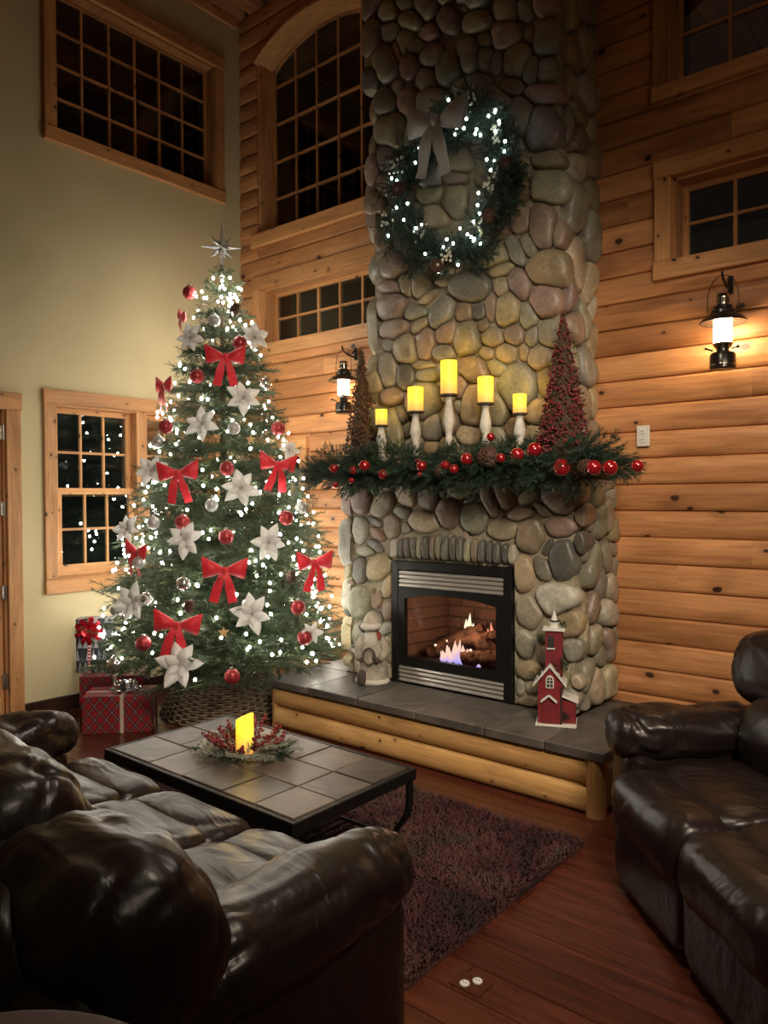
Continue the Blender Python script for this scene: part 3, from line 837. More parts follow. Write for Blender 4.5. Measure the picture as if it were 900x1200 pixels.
# the photo stops below the ceiling: carry the stones on to it
for _ in range(400):
    p = np.array([rng.uniform(CX0, CX1), rng.uniform(4.35, ZC)])
    if cover(S2, p)[0].min() > 1.35:
        S2.append([p, np.array([rng.uniform(.08, .13), 0]), np.array([0, rng.uniform(.08, .13)]), None])
fill_stones(S2, CX0, CX1, MZ1, ZC, rng, .065, .09, 400)
S2 = [s for s in S2 if in2(s[0])]
for s, o_ in zip(S2, fit_stones(S2, in2, .002, 1.3)):
    stone_obj(s, o_, lambda a, b, d: (a, YCH - d, b), .05, rng, back=.14 if s[0][0] > CX1 - .16 or s[0][0] < CX0 + .12 else 0)
# the sides
def side(x, sgn, y0, y1, z0, z1, rr):
    S = []
    for _ in range(1600):
        p = np.array([rng.uniform(y0, y1), rng.uniform(z0, z1)])
        ra = rng.uniform(*rr); th = rng.uniform(0, pi); e = rng.uniform(1.0, 1.35)
        if not S or cover(S, p)[0].min() > 1.62:
            S.append([p, np.array([cos(th), sin(th)]) * ra * e, np.array([-sin(th), cos(th)]) * ra / e, rng.choice('ggotnmwb')])
    ins = lambda p: y0 - .01 < p[0] < y1 + .01 and z0 < p[1] < z1
    for s, o_ in zip(S, fit_stones(S, ins, .002, 1.45)):
        stone_obj(s, o_, lambda a, b, d: (x + sgn * d, a, b), .058, rng)
    return len(S)
n1 = side(SX1 - .02, 1, YS + .05, YW - .01, HZ + .01, MZ0 - .02, (.06, .09))
n2 = side(CX1 - .02, 1, YCH + .04, YW - .01, MZ1, ZC, (.08, .115))
n3 = side(SX0 + .02, -1, YS - .02, YW - .01, HZ + .01, MZ0 - .02, (.13, .17))
n4 = side(CX0 + .02, -1, YCH - .02, YW - .01, MZ1, ZC, (.16, .2))
scene['stone_counts'] = str((len(S1), len(S2), n1, n2, n3, n4))

# ------------------------------------------------------------------ mantel shelf
m = MB(); m.bb(SX0 - .05, SX1 + .06, 3.46, YCH + .0, MZ0, MZ1, .008)
m.bb(SX0 - .05, CX0 - .005, YCH, YW - .06, MZ0, MZ1, .008); m.bb(CX1 + .005, SX1 + .06, YCH, YW - .06, MZ0, MZ1, .008)
finish(obj('mantel_shelf', m, MAT['mantel']), 'dark wooden mantel shelf under the pine garland', 'mantel')

# ------------------------------------------------------------------ hearth
hx0, hx1, hy0 = -3.74, -1.415, 3.235
he = thing('raised_hearth', 'raised hearth of pine logs topped with grey slate slabs', 'hearth', ((hx0 + hx1) / 2, 3.7, 0))
rng = random.Random(2)
xs = [hx0, -3.34, -2.93, -2.50, -2.06, -1.72, hx1]
for i in range(6):
    q = MB(); g = .0025
    q.bb(xs[i] + g, xs[i + 1] - g, hy0, 3.70 - g, HZ - .048, HZ - rng.uniform(0, .002), .005)
    o = obj('slate_slab', q, MAT['slate'], he); j = rng.uniform(.8, 1.25); o.color = (j, j * .97, j * .95, 1)
for (x0, x1) in ((hx0, -3.44), (-1.775, hx1)):
    q = MB(); q.bb(x0 + .002, x1 - .002, 3.70 + .002, YW - .055, HZ - .048, HZ - .001, .005); o = obj('slate_slab', q, MAT['slate'], he); o.color = (.95, .93, .9, 1)
q = MB(); q.bb(hx0 + .05, hx1 - .06, 3.32, YW - .06, 0, HZ - .049); obj('hearth_core', q, MAT['mortar'], he)
hl = (HZ - .05) / 2
for i in range(2):
    q = MB(); z0 = .002 + hl * i
    v = []; f = []; n = 9; xa, xb = hx0 + .075, hx1 - .085
    for k in range(n):
        t = k / (n - 1); d = .034 * (1 - abs(2 * t - 1) ** 2.4) ** .6
        v += [(xa, 3.285 - d, z0 + hl * t), (xb, 3.285 - d, z0 + hl * t)]
    v += [(xa, 3.34, z0), (xb, 3.34, z0), (xa, 3.34, z0 + hl), (xb, 3.34, z0 + hl)]
    for k in range(n - 1): f.append((2 * k, 2 * k + 1, 2 * k + 3, 2 * k + 2))
    b = 2 * n
    f += [(0, b, b + 1, 1), (2 * n - 2, 2 * n - 1, b + 3, b + 2), tuple(range(0, 2 * n, 2)) + (b + 2, b), tuple(range(1, 2 * n, 2))[::-1] + (b + 1, b + 3)]
    q.add(v, f); obj('hearth_log', q, MAT['hearth_log'], he, smooth=40)
    for sx, xx in ((-1, hx0 + .075), (1, hx1 - .085)):
        q = MB(); q.bb(xx - .02, xx + .02, 3.33, YW - .06, z0, z0 + hl, .015); obj('hearth_log', q, MAT['trim_y'], he)
for xx, r_ in ((hx0 + .062, .026), (hx1 - .062, .046)):
    q = MB(); q.lathe([(r_ * 1.04, 0), (r_, .08), (r_ * 1.02, .16), (r_, HZ - .049)], (xx, 3.285, 0), 18); obj('hearth_post', q, MAT['hearth_post'], he, smooth=40)

# ------------------------------------------------------------------ gas fireplace insert
fi = thing('fireplace_insert', 'black gas fireplace insert with chrome louvres and glowing logs', 'fireplace insert', ((FX0 + FX1) / 2, YS, HZ))
fx0, fx1, fz0, fz1 = FX0 + .004, FX1 - .004, HZ, FZ1 - .002
yf = YS - .035
w_ = .052
def fb(nm, x0, x1, y0, y1, z0, z1, mt, b=.003, par=None):
    q = MB(); q.bb(x0, x1, y0, y1, z0, z1, b); return obj(nm, q, mt, par or fi)
fb('outer_frame', fx0, fx0 + w_, yf, YS + .05, fz0, fz1, MAT['black'])
fb('outer_frame', fx1 - w_, fx1, yf, YS + .05, fz0, fz1, MAT['black'])
fb('outer_frame', fx0 + w_, fx1 - w_, yf, YS + .05, fz1 - .055, fz1, MAT['black'])
ix0, ix1 = fx0 + w_, fx1 - w_
zt1 = fz1 - .058; zt0 = zt1 - .105; zb0 = fz0 + .012; zb1 = fz0 + .115
for k in range(4):
    z = zt1 - .013 - k * .0262
    q = MB(); q.bb(-(ix1 - ix0) / 2, (ix1 - ix0) / 2, -.004, .022, -.0105, .0105, .003, Matrix.Translation(((ix0 + ix1) / 2, yf + .012, z)) @ Matrix.Rotation(radians(-28), 4, 'X')); obj('louvre', q, MAT['chrome'], fi)
for k in range(4):
    z = zb1 - .013 - k * .0262
    q = MB(); q.bb(-(ix1 - ix0) / 2, (ix1 - ix0) / 2, -.004, .022, -.0105, .0105, .003, Matrix.Translation(((ix0 + ix1) / 2, yf + .012, z)) @ Matrix.Rotation(radians(-28), 4, 'X')); obj('louvre', q, MAT['chrome'], fi)
fb('louvre_backing', ix0, ix1, yf + .04, yf + .05, fz0, fz0 + .12, MAT['black']); fb('louvre_backing', ix0, ix1, yf + .04, yf + .05, zt0, zt1, MAT['black'])
# glazed door with an arched top
gx0, gx1, gz0, gz1 = ix0 + .05, ix1 - .05, zb1 + .055, zt0 - .035
n = 16
q = MB()
PF = lambda a, b, d: (a, yf + .004 + d, b)
q.prism([(ix0, zb1), (gx0, zb1), (gx0, zt0), (ix0, zt0)], 0, .03, PF); q.prism([(gx1, zb1), (ix1, zb1), (ix1, zt0), (gx1, zt0)], 0, .03, PF)
q.prism([(gx0, zb1), (gx1, zb1), (gx1, gz0), (gx0, gz0)], 0, .03, PF)
for k in range(n):
    a0, a1 = gx0 + (gx1 - gx0) * k / n, gx0 + (gx1 - gx0) * (k + 1) / n
    h = lambda a: gz1 - .035 * abs((2 * (a - gx0) / (gx1 - gx0) - 1)) ** 2.2
    q.prism([(a0, h(a0)), (a1, h(a1)), (a1, zt0), (a0, zt0)], 0, .03, PF)
obj('door_frame', q, MAT['black'], fi)
mg, nt, bs = new_mat('fire_glass'); nt.nodes.remove(bs)
t_ = nt.nodes.new('ShaderNodeBsdfTransparent'); t_.inputs[0].default_value = (.82, .80, .78, 1)
g_ = nt.nodes.new('ShaderNodeBsdfGlossy'); g_.inputs['Roughness'].default_value = .03
f_ = nt.nodes.new('ShaderNodeFresnel'); f_.inputs[0].default_value = 1.4
x_ = nt.nodes.new('ShaderNodeMixShader')
nt.links.new(f_.outputs[0], x_.inputs[0]); nt.links.new(t_.outputs[0], x_.inputs[1]); nt.links.new(g_.outputs[0], x_.inputs[2]); nt.links.new(x_.outputs[0], nt.nodes['Material Output'].inputs[0])
fb('glass_pane', gx0 - .01, gx1 + .01, yf + .022, yf + .026, gz0 - .01, zt0 - .01, mg, 0)
# firebox with fire-brick panels
brick, nt, bs = new_mat('fire_brick')
bt = nd(nt, 'TexBrick', 0, None, Vector=nd(nt, 'Mapping', 0, None, Vector=nt.nodes.new('ShaderNodeTexCoord').outputs['Object'], Rotation=(pi / 2, 0, 0)), Color1=(.20, .12, .09), Color2=(.15, .09, .07), Mortar=(.07, .05, .04), Scale=1.0, Mortar_Size=.006, Brick_Width=.2, Row_Height=.075)
setin(bs, 'Base Color', bt); setin(bs, 'Roughness', .9)
by = 4.12
q = MB(); q.bb(ix0 + .06, ix1 - .06, by, by + .02, fz0 + .1, zt0 + .02); obj('back_panel', q, brick, fi)
for sx in (0, 1):
    xa, xb = (ix0, ix0 + .06) if sx == 0 else (ix1, ix1 - .06)
    q = MB(); q.add([(xa, yf + .035, fz0 + .1), (xb, by + .02, fz0 + .1), (xb, by + .02, zt0 + .02), (xa, yf + .035, zt0 + .02)], [(0, 1, 2, 3)]); obj('side_panel', q, brick, fi)
q = MB(); q.bb(ix0, ix1, yf + .035, by + .02, zt0 + .01, zt0 + .03); obj('top_panel', q, MAT['black'], fi)
q = MB(); q.bb(ix0, ix1, yf + .035, by + .02, fz0 + .11, fz0 + .145); obj('burner_pan', q, plain('ember_bed', (.05, .03, .025), .9, var=.6, vscale=40, bmp=.8, bscale=60), fi)
zb = fz0 + .145
bark = plain('charred_log', (.10, .052, .032), .9, var=.7, vscale=14, bmp=1.0, bscale=22, bdist=.03)
cx = (ix0 + ix1) / 2
def flog(pts, r0, r1):
    P = [np.array(p) for p in pts]; path = []; R = []
    for k in range(13):
        t = k / 12 * (len(P) - 1); i = min(int(t), len(P) - 2); u = t - i
        p = P[i] * (1 - u) + P[i + 1] * u + np.array([mnoise.noise(Vector((k * .7, r0 * 90, 0))) * .012] * 3)
        path.append(p); R.append((r0 + (r1 - r0) * k / 12) * (1 + .16 * mnoise.noise(Vector((k * 1.1, r1 * 70, 3)))))
    q = MB(); q.tube(path, R, 12); obj('ceramic_log', q, bark, fi, smooth=60)
flog([(cx - .30, 4.02, zb + .06), (cx + .28, 4.04, zb + .08)], .055, .05)
flog([(cx - .27, 3.86, zb + .03), (cx - .05, 3.93, zb + .15), (cx + .06, 3.98, zb + .20)], .045, .036)
flog([(cx + .30, 3.86, zb + .05), (cx + .08, 3.90, zb + .14), (cx - .04, 3.98, zb + .17)], .055, .042)
flog([(cx + .02, 3.83, zb + .04), (cx + .27, 3.82, zb + .05)], .05, .055)
flog([(cx - .12, 3.88, zb + .10), (cx + .22, 3.93, zb + .19)], .036, .03)
def flame_mat(name, c0, c1, st):
    m, nt, bs = new_mat(name)
    z = nd(nt, 'SeparateXYZ', 2, None, Vector=nt.nodes.new('ShaderNodeTexCoord').outputs['Generated'])
    nz = nd(nt, 'TexNoise', 0, None, Vector=coords(nt, (30, 30, 12)), Scale=1.0, Detail=2.0)
    col = ramp(nt, math_(nt, 'ADD', z, math_(nt, 'MULTIPLY', math_(nt, 'SUBTRACT', nz, .5), .7)), [(.05, c0), (.55, c1)])
    setin(bs, 'Base Color', (0, 0, 0)); setin(bs, 'Emission Color', col); setin(bs, 'Emission Strength', st); return m
fl1 = flame_mat('flame_blue', (.38, .36, 1.0), (1.0, .66, .55), 1.7); fl2 = flame_mat('flame_warm', (1.0, .62, .30), (1.0, .88, .58), 2.2); fl3 = flame_mat('flame_pink', (1.0, .45, .32), (1.0, .35, .22), 1.4)
rng = random.Random(4)
def flame(x, y, z, w, h, mt):
    q = MB(); n = 8; path = []; R = []
    lean = rng.uniform(-.3, .3) * w
    for k in range(8):
        t = k / 7
        path.append((x + lean * t + .2 * w * sin(4 * t + x * 30), y + .2 * w * sin(3 * t), z + h * t)); R.append(max(.0012, w * .5 * (sin(pi * (t ** .6) * .93 + .18))))
    q.tube(path, R, n); obj('flame', q, mt, fi, smooth=True)
for i in range(17):
    u = i / 16
    flame(cx - .13 + .27 * u, 3.80 + rng.uniform(-.01, .015), zb, 0.036, .135 * (1 - abs(u - .42) * 1.3) * rng.uniform(.7, 1.1) + .02, fl1)
for (x, h) in ((-.06, .09), (-.035, .13), (-.012, .07)): flame(cx + x, 3.97, zb + .16, .03, h, fl2)
for (x, h) in ((.10, .06), (.135, .10), (.17, .075), (.20, .05), (.075, .04)): flame(cx + x, 3.96, zb + .15, .026, h, fl3)
flame(cx + .30, 3.77, zb - .01, .03, .07, fl1)
for (x, y, z) in ((-.20, 3.83, .09), (-.13, 3.86, .12), (.09, 3.79, .10)):
    q = MB(); q.sup((cx + x, y, zb + z), (.010, .008, .007), nu=8, nv=6); obj('ember', q, emis('ember_glow', (1, .8, .6), 2.0) if 'ember_glow' not in bpy.data.materials else bpy.data.materials['ember_glow'], fi)
lt = bpy.data.lights.new('fire_glow', 'POINT'); lt.energy = 4.5; lt.color = (1.0, .55, .32); lt.shadow_soft_size = .06
lo = bpy.data.objects.new('fire_glow', lt); COL.objects.link(lo); lo.location = (cx + .02, 3.78, zb + .24)
# ------------------------------------------------------------------ foliage building blocks
def sprig(L, nl, seed, side=6, sl=.36, step=.012, per=3, nw=.0026, droop=.06, up=.0, stem=.004):
    """pine spray along +x with side twigs and needle blades"""
    r = random.Random(seed); mb = MB(); tw = []
    def P(t): return np.array([L * t, .02 * L * sin(3 * t + seed), up * L * t - droop * L * t * t])
    main = [P(k / 6) for k in range(7)]; tw.append(main)
    for i in range(side):
        t = .18 + .72 * i / max(1, side - 1)
        for sg in (-1, 1):
            l = L * sl * (1.1 - .65 * t) * r.uniform(.75, 1.2); a = radians(r.uniform(38, 58)) * sg; b = r.uniform(-.25, .35)
            d = np.array([cos(a), sin(a), b]); p0 = P(t)
            tw.append([p0 + d * l * q + np.array([0.12 * l * q * q, 0, -.06 * l * q * q]) for q in (0, .35, .7, 1.0)])
    for w in tw:
        mb.tube(w, [stem * (1 - .6 * k / (len(w) - 1)) for k in range(len(w))], 4, False)
    for w in tw:
        for a, b in zip(w[:-1], w[1:]):
            l = np.linalg.norm(b - a); t = (b - a) / l; n = max(1, int(l / step))
            for k in range(n):
                p = a + (b - a) * (k + r.random()) / n
                for _ in range(per):
                    q = np.array([r.gauss(0, 1), r.gauss(0, 1), r.gauss(0, 1)]); q -= t * (q @ t); q /= np.linalg.norm(q) + 1e-6
                    d = t * .62 + q * .78; ll = nl * r.uniform(.7, 1.15)
                    s_ = np.cross(d, q + t * .1); s_ /= np.linalg.norm(s_) + 1e-6
                    i0 = len(mb.v); mb.v += [tuple(p - s_ * nw * .5), tuple(p + s_ * nw * .5), tuple(p + d * ll)]; mb.f.append((i0, i0 + 1, i0 + 2))
        e = w[-1]; t = (w[-1] - w[-2]); t /= np.linalg.norm(t)
        for _ in range(6):
            d = t + np.array([r.uniform(-.5, .5) for _ in range(3)]); d /= np.linalg.norm(d); s_ = np.cross(d, (0, 0, 1)); s_ /= np.linalg.norm(s_) + 1e-6
            i0 = len(mb.v); mb.v += [tuple(e - s_ * nw * .5), tuple(e + s_ * nw * .5), tuple(e + d * nl)]; mb.f.append((i0, i0 + 1, i0 + 2))
    return mb
def needle_mat(name, c, rnd=.35):
    m, nt, bs = new_mat(name)
    r = nt.nodes.new('ShaderNodeObjectInfo').outputs['Random']
    n = nd(nt, 'TexNoise', 0, None, Vector=coords(nt, (1, 1, 1), 2.0), Scale=18.0, Detail=2.0)
    col = ramp(nt, n, [(.3, tuple(x * .55 for x in c)), (.7, tuple(x * 1.4 for x in c))])
    col = mix(nt, 1.0, col, ramp(nt, r, [(0, (1 - rnd,) * 3), (1, (1 + rnd * .6,) * 3)]), 'MULTIPLY')
    setin(bs, 'Base Color', col); setin(bs, 'Roughness', .55); return m
MAT['needle'] = needle_mat('tree_needles', (.038, .060, .023))
MAT['needle_g'] = needle_mat('garland_needles', (.018, .042, .022))
MAT['needle_w'] = needle_mat('wreath_needles', (.020, .046, .030))
MAT['bark'] = plain('brown_stem', (.07, .04, .02), .9, var=.4)
MAT['red'] = plain('red_velvet', (.68, .010, .028), .55, var=.25, vscale=25)
setin(MAT['red'].node_tree.nodes['Principled BSDF'], 'Sheen Weight', .5)
def glitter(name, c, rough, metal=.8, sc=350.0):
    m, nt, bs = new_mat(name)
    v = nd(nt, 'TexVoronoi', 1, None, Vector=coords(nt), Scale=sc)
    g = nd(nt, 'RGBToBW', 0, None, Color=v)
    setin(bs, 'Base Color', ramp(nt, g, [(.2, tuple(x * .35 for x in c)), (.6, c), (.92, tuple(min(1, x * 2 + .25) for x in c))]))
    setin(bs, 'Roughness', rough); setin(bs, 'Metallic', metal)
    bump(nt, bs, g, .8, .006); return m
MAT['glit_red'] = glitter('red_glitter', (.42, .01, .02), .35, .5)
MAT['glit_silver'] = glitter('silver_glitter', (.66, .66, .66), .35, .45)
MAT['clear'] = plain('clear_bauble', (.75, .75, .72), .06, .85)
MAT['red_gloss'] = plain('red_gloss', (.30, .010, .014), .12, .35, coat=.6)
MAT['white_petal'] = plain('white_petal', (.93, .92, .92), .6, var=.1, vscale=30)
MAT['white_wood'] = plain('white_wood', (.62, .59, .53), .6, var=.22, vscale=22, bmp=.15, bscale=40)
MAT['cone'] = plain('pine_cone', (.075, .035, .022), .8, var=.5, vscale=60)
MAT['bulb'] = emis('tree_bulb', (1.0, .96, .82), 115.0)
MAT['bulb_w'] = emis('wreath_bulb', (.84, 1.0, .92), 26.0)
MAT['cable'] = plain('green_wire', (.012, .03, .016), .6)

def sphere_mb(c, r, nu=16, nv=10): return MB().sup(c, (r, r, r), nu=nu, nv=nv)
def ball(name, label, c, r, mat, group, cap=True, out=(0, 0, 0)):
    t = thing(name, label, 'ornament', c, group)
    obj('bauble', sphere_mb(c, r, 18, 12), mat, t, smooth=True)
    if cap:
        q = MB(); q.lathe([(r * .26, 0), (r * .26, r * .22), (r * .1, r * .28)], (c[0], c[1], c[2] + r * .94), 10); obj('cap', q, MAT['steel'], t, smooth=40)
        q = MB(); q.tube([(c[0], c[1], c[2] + r * 1.2), (c[0] + r * .12, c[1], c[2] + r * 1.45), (c[0], c[1] , c[2] + r * 1.75)], .0012, 4); obj('hook', q, MAT['steel'], t)
    return t
def cone_mb(c, r, h, seed=0, up=Vector((0, 0, 1))):
    """pine cone: overlapping scales round an egg"""
    q = MB(); rg = random.Random(seed); R = up.to_track_quat('Z', 'Y').to_matrix().to_4x4(); R.translation = Vector(c)
    q.sup((0, 0, 0), (r * .7, r * .7, h * .5), M=R, nu=10, nv=8)
    for i in range(9):
        z = -h * .48 + h * .95 * i / 9; rr = r * sqrt(max(.05, 1 - (z / (h * .55)) ** 2))
        for k in range(8):
            a = 2 * pi * (k + .5 * (i % 2)) / 8
            d = Vector((cos(a), sin(a), .35)); p = Vector((cos(a) * rr * .55, sin(a) * rr * .55, z)); s_ = Vector((-sin(a), cos(a), 0))
            e = p + d * rr * .55; w = rr * .3
            q.add([R @ (p - s_ * w * .6), R @ (p + s_ * w * .6), R @ (e + s_ * w), R @ (e - s_ * w), R @ (e + Vector((0, 0, -.12 * rr)))], [(0, 1, 2, 3), (3, 2, 4), (0, 3, 4, ), (1, 4, 2)])
    return q
def ribbon(mb, path, wdir, w, th=.0025, taper=None):
    """strip with thickness along a path; wdir across"""
    P = [np.array(p, float) for p in path]; n = len(P); v = []; f = []
    for i, p in enumerate(P):
        t = P[min(i + 1, n - 1)] - P[max(i - 1, 0)]; t /= np.linalg.norm(t) + 1e-9
        wd = np.array(wdir[i] if isinstance(wdir, list) else wdir, float); wd -= t * (wd @ t); wd /= np.linalg.norm(wd) + 1e-9
        nn = np.cross(t, wd); ww = (taper[i] if taper else 1) * w / 2
        v += [p - wd * ww - nn * th / 2, p + wd * ww - nn * th / 2, p + wd * ww + nn * th / 2, p - wd * ww + nn * th / 2]
    for i in range(n - 1):
        for k in range(4):
            k2 = (k + 1) % 4; f.append((4 * i + k, 4 * i + k2, 4 * i + 4 + k2, 4 * i + 4 + k))
    f += [(3, 2, 1, 0), (4 * n - 4, 4 * n - 3, 4 * n - 2, 4 * n - 1)]
    return mb.add(v, f)
def bow_parts(s):
    """bow facing -y: (loop, loop, knot, tail, tail) as MBs, unit width ~ s"""
    out = []
    for sg in (-1, 1):
        q = MB(); v = []; f = []; n = 10; m_ = 12
        for i in range(n):
            t = i / (n - 1)
            x = sg * s * (.03 + .47 * t); hh = s * (.05 + .21 * t ** .8) * (1 if t < .92 else .93); dd = s * (.035 + .10 * sin(pi * min(1, t * 1.02)))
            for k in range(m_):
                a = 2 * pi * k / m_
                wav = 1 + .08 * sin(5 * a + t * 4)
                v.append((x + sg * .03 * s * sin(a) * t, -dd * cos(a) * wav - .05 * s * t, s * (.06 * t) + hh * sin(a)))
        for i in range(n - 1):
            for k in range(m_):
                k2 = (k + 1) % m_; f.append((i * m_ + k, i * m_ + k2, (i + 1) * m_ + k2, (i + 1) * m_ + k))
        # hollow end of the loop
        v2 = [(p[0] - sg * s * .10, p[1] * .8, p[2] * .85) for p in v[-m_:]]; b = len(v); v += v2
        for k in range(m_): f.append(((n - 1) * m_ + k, (n - 1) * m_ + (k + 1) % m_, b + (k + 1) % m_, b + k))
        f.append(tuple(b + k for k in range(m_))); f.append(tuple(range(m_)))
        q.add(v, f); out.append(('loop', q))
    q = MB(); q.sup((0, -s * .07, 0), (s * .065, s * .06, s * .085), (.8, .8), nu=12, nv=8); out.append(('knot', q))
    for sg in (-1, 1):
        q = MB(); path = [(sg * s * (.02 + .20 * t ** .8), -s * (.05 + .05 * sin(5 * t)), -s * (.03 + .72 * t)) for t in [k / 8 for k in range(9)]]
        ribbon(q, path, [(1, .25 * sin(6 * k / 8), 0) for k in range(9)], s * .21, s * .012, [.5 + .5 * min(1, k / 4) for k in range(9)]); out.append(('tail', q))
    return out
_bowcache = {}
def bow(name, label, c, s, facing, mat, group=None, roll=0.0, cat='bow'):
    """facing: outward direction (xy)"""
    t = thing(name, label, cat, c, group)
    key = mat.name
    if key not in _bowcache: _bowcache[key] = [(nm, data(nm, q, mat, 55)) for nm, q in bow_parts(1.0)]
    f = Vector(facing).normalized(); X = Vector((0, 0, 1)).cross(-f) * -1
    X = f.cross(Vector((0, 0, 1))); X = -X.normalized()
    Mx = basis(c, X, (0, 0, 1), s)
    if roll: Mx = Mx @ Matrix.Rotation(roll, 4, 'Y')
    for nm, me in _bowcache[key]: inst(nm, me, t, Mx)
    return t
def petal_mb(L, W, fold=.18, curl=.12):
    q = MB(); v = []; f = []; n = 7
    for i in range(n):
        t = i / (n - 1); w = W * sin(pi * min(1, t ** .8)) ** .85 * (1 - .1 * t) + .0008; x = L * t; z = curl * L * sin(t * 2.4)
        v += [(x, -w / 2, z + fold * w / 2), (x, 0, z), (x, w / 2, z + fold * w / 2)]
    m_ = len(v); v += [(a, b, c - .0018) for a, b, c in v]
    for i in range(n - 1):
        for k in (0, 1):
            a = 3 * i + k; f.append((a, a + 3, a + 4, a + 1)); f.append((m_ + a, m_ + a + 1, m_ + a + 4, m_ + a + 3))
        f.append((3 * i, m_ + 3 * i, m_ + 3 * i + 3, 3 * i + 3)); f.append((3 * i + 2, 3 * i + 5, m_ + 3 * i + 5, m_ + 3 * i + 2))
    return q.add(v, f)
def translucent(m, f):
    nt = m.node_tree; bs = nt.nodes['Principled BSDF']; t = nt.nodes.new('ShaderNodeBsdfTranslucent'); mx = nt.nodes.new('ShaderNodeMixShader')
    c = bs.inputs['Base Color']
    if c.is_linked: nt.links.new(c.links[0].from_socket, t.inputs[0])
    else: t.inputs[0].default_value = c.default_value
    mx.inputs[0].default_value = f
    nt.links.new(bs.outputs[0], mx.inputs[1]); nt.links.new(t.outputs[0], mx.inputs[2]); nt.links.new(mx.outputs[0], nt.nodes['Material Output'].inputs[0])
translucent(MAT['white_petal'], .5)
petal_me = data('petal', petal_mb(.118, .066), MAT['white_petal'], True)
petal_s = data('petal', petal_mb(.078, .048), MAT['white_petal'], True)
def poinsettia(label, c, s, facing, roll, group):
    t = thing('white_poinsettia', label, 'flower', c, group)
    f = Vector(facing).normalized(); rg = random.Random(int(abs(c[0] * 971 + c[2] * 337)))
    U = f.cross(Vector((0, 0, 1))).normalized(); V = U.cross(f)
    for k in range(6):
        a = roll + 2 * pi * k / 6 + rg.uniform(-.18, .18); d = U * cos(a) + V * sin(a)
        inst('petal', petal_me, t, basis(Vector(c), d + f * rg.uniform(-.05, .25), f, s * rg.uniform(.88, 1.1)))
    for k in range(5):
        a = roll + .5 + 2 * pi * k / 5 + rg.uniform(-.2, .2); d = U * cos(a) + V * sin(a)
        inst('petal', petal_s, t, basis(Vector(c) + f * .008 * s, d + f * .35, f, s * rg.uniform(.85, 1.1)))
    q = MB()
    for k in range(6):
        a = 2 * pi * k / 6; p = Vector(c) + (U * cos(a) + V * sin(a)) * .008 * s + f * .016 * s
        q.sup(p, (.005 * s,) * 3, nu=6, nv=4)
    obj('stamens', q, MAT['glit_silver'], t, smooth=True)
    return t

# ------------------------------------------------------------------ Christmas tree
TX, TY = -4.235, 3.315
def zax(py):            # height on the trunk seen at photo row py
    d = ray(258, py); t = (TX * FWD[0] + TY * FWD[1]) / (d[0] * FWD[0] + d[1] * FWD[1]); return CAM_H + d[2] * t
TZ1 = zax(322); TZ0 = .40
TRB = .875
def trad(z):            # tree radius at height z
    t = (TZ1 - z) / (TZ1 - TZ0); return .10 + (TRB - .10) * min(max(t, 0), 1) ** .88
tree = thing('christmas_tree', 'tall green artificial Christmas tree standing in a wicker collar', 'tree', (TX, TY, 0))
q = MB(); q.tube([(TX, TY, .05), (TX, TY, 1.6), (TX, TY, TZ1 + .05)], [.035, .026, .008], 10); obj('trunk', q, MAT['bark'], tree, smooth=True)
q = MB()
for k in range(4):
    a = pi / 4 + k * pi / 2; q.tube([(TX, TY, .16), (TX + .15 * cos(a), TY + .15 * sin(a), .09), (TX + .30 * cos(a), TY + .30 * sin(a), .012)], .012, 6)
obj('stand', q, MAT['iron'], tree, smooth=True)
BR = {}
for L, sd, st in ((.26, 5, 7), (.45, 7, 8), (.62, 8, 9), (.80, 9, 9)):
    BR[L] = [data('branch', sprig(L, .040, 10 * i + int(L * 100), st - 2, .42, .0105, 4, .0034, .10, .10), MAT['needle']) for i in range(2)]
rng = random.Random(21)
def room_len(a, l):
    dx, dy = cos(a), sin(a)
    if dx < 0: l = min(l, (XL + .20 - TX) / dx)
    if dy > 0: l = min(l, (YW - .17 - TY) / dy)
    return max(l, .1)
levels = 21; NBR = 298; wts = [trad(TZ0 + (TZ1 - TZ0) * (i / (levels - 1)) ** 1.0) + .12 for i in range(levels)]
tot = sum(wts); cnt = 0
for i in range(levels):
    z = TZ0 + (TZ1 - TZ0) * (i / (levels - 1)); n = max(5, round(NBR * wts[i] / tot))
    for k in range(n):
        if cnt >= 300: break
        a = 2 * pi * (k + .5 * (i % 2)) / n + rng.uniform(-.12, .12)
        r_ = room_len(a, trad(z) * rng.uniform(.90, 1.07))
        L = min(BR, key=lambda q: abs(q - r_ * .92))
        s_ = r_ * .97 / L
        s_ = min(s_, 1.25); r0 = max(0.0, r_ - L * s_)
        el = rng.uniform(-.12, .10) + (.55 if i >= levels - 2 else 0)
        d = Vector((cos(a) * cos(el), sin(a) * cos(el), sin(el)))
        M_ = basis((TX + cos(a) * r0, TY + sin(a) * r0, z - .02), d, Vector((0, 0, 1)), s_) @ Matrix.Rotation(rng.uniform(-.35, .35), 4, 'X')
        inst('branch', rng.choice(BR[L]), tree, M_); cnt += 1
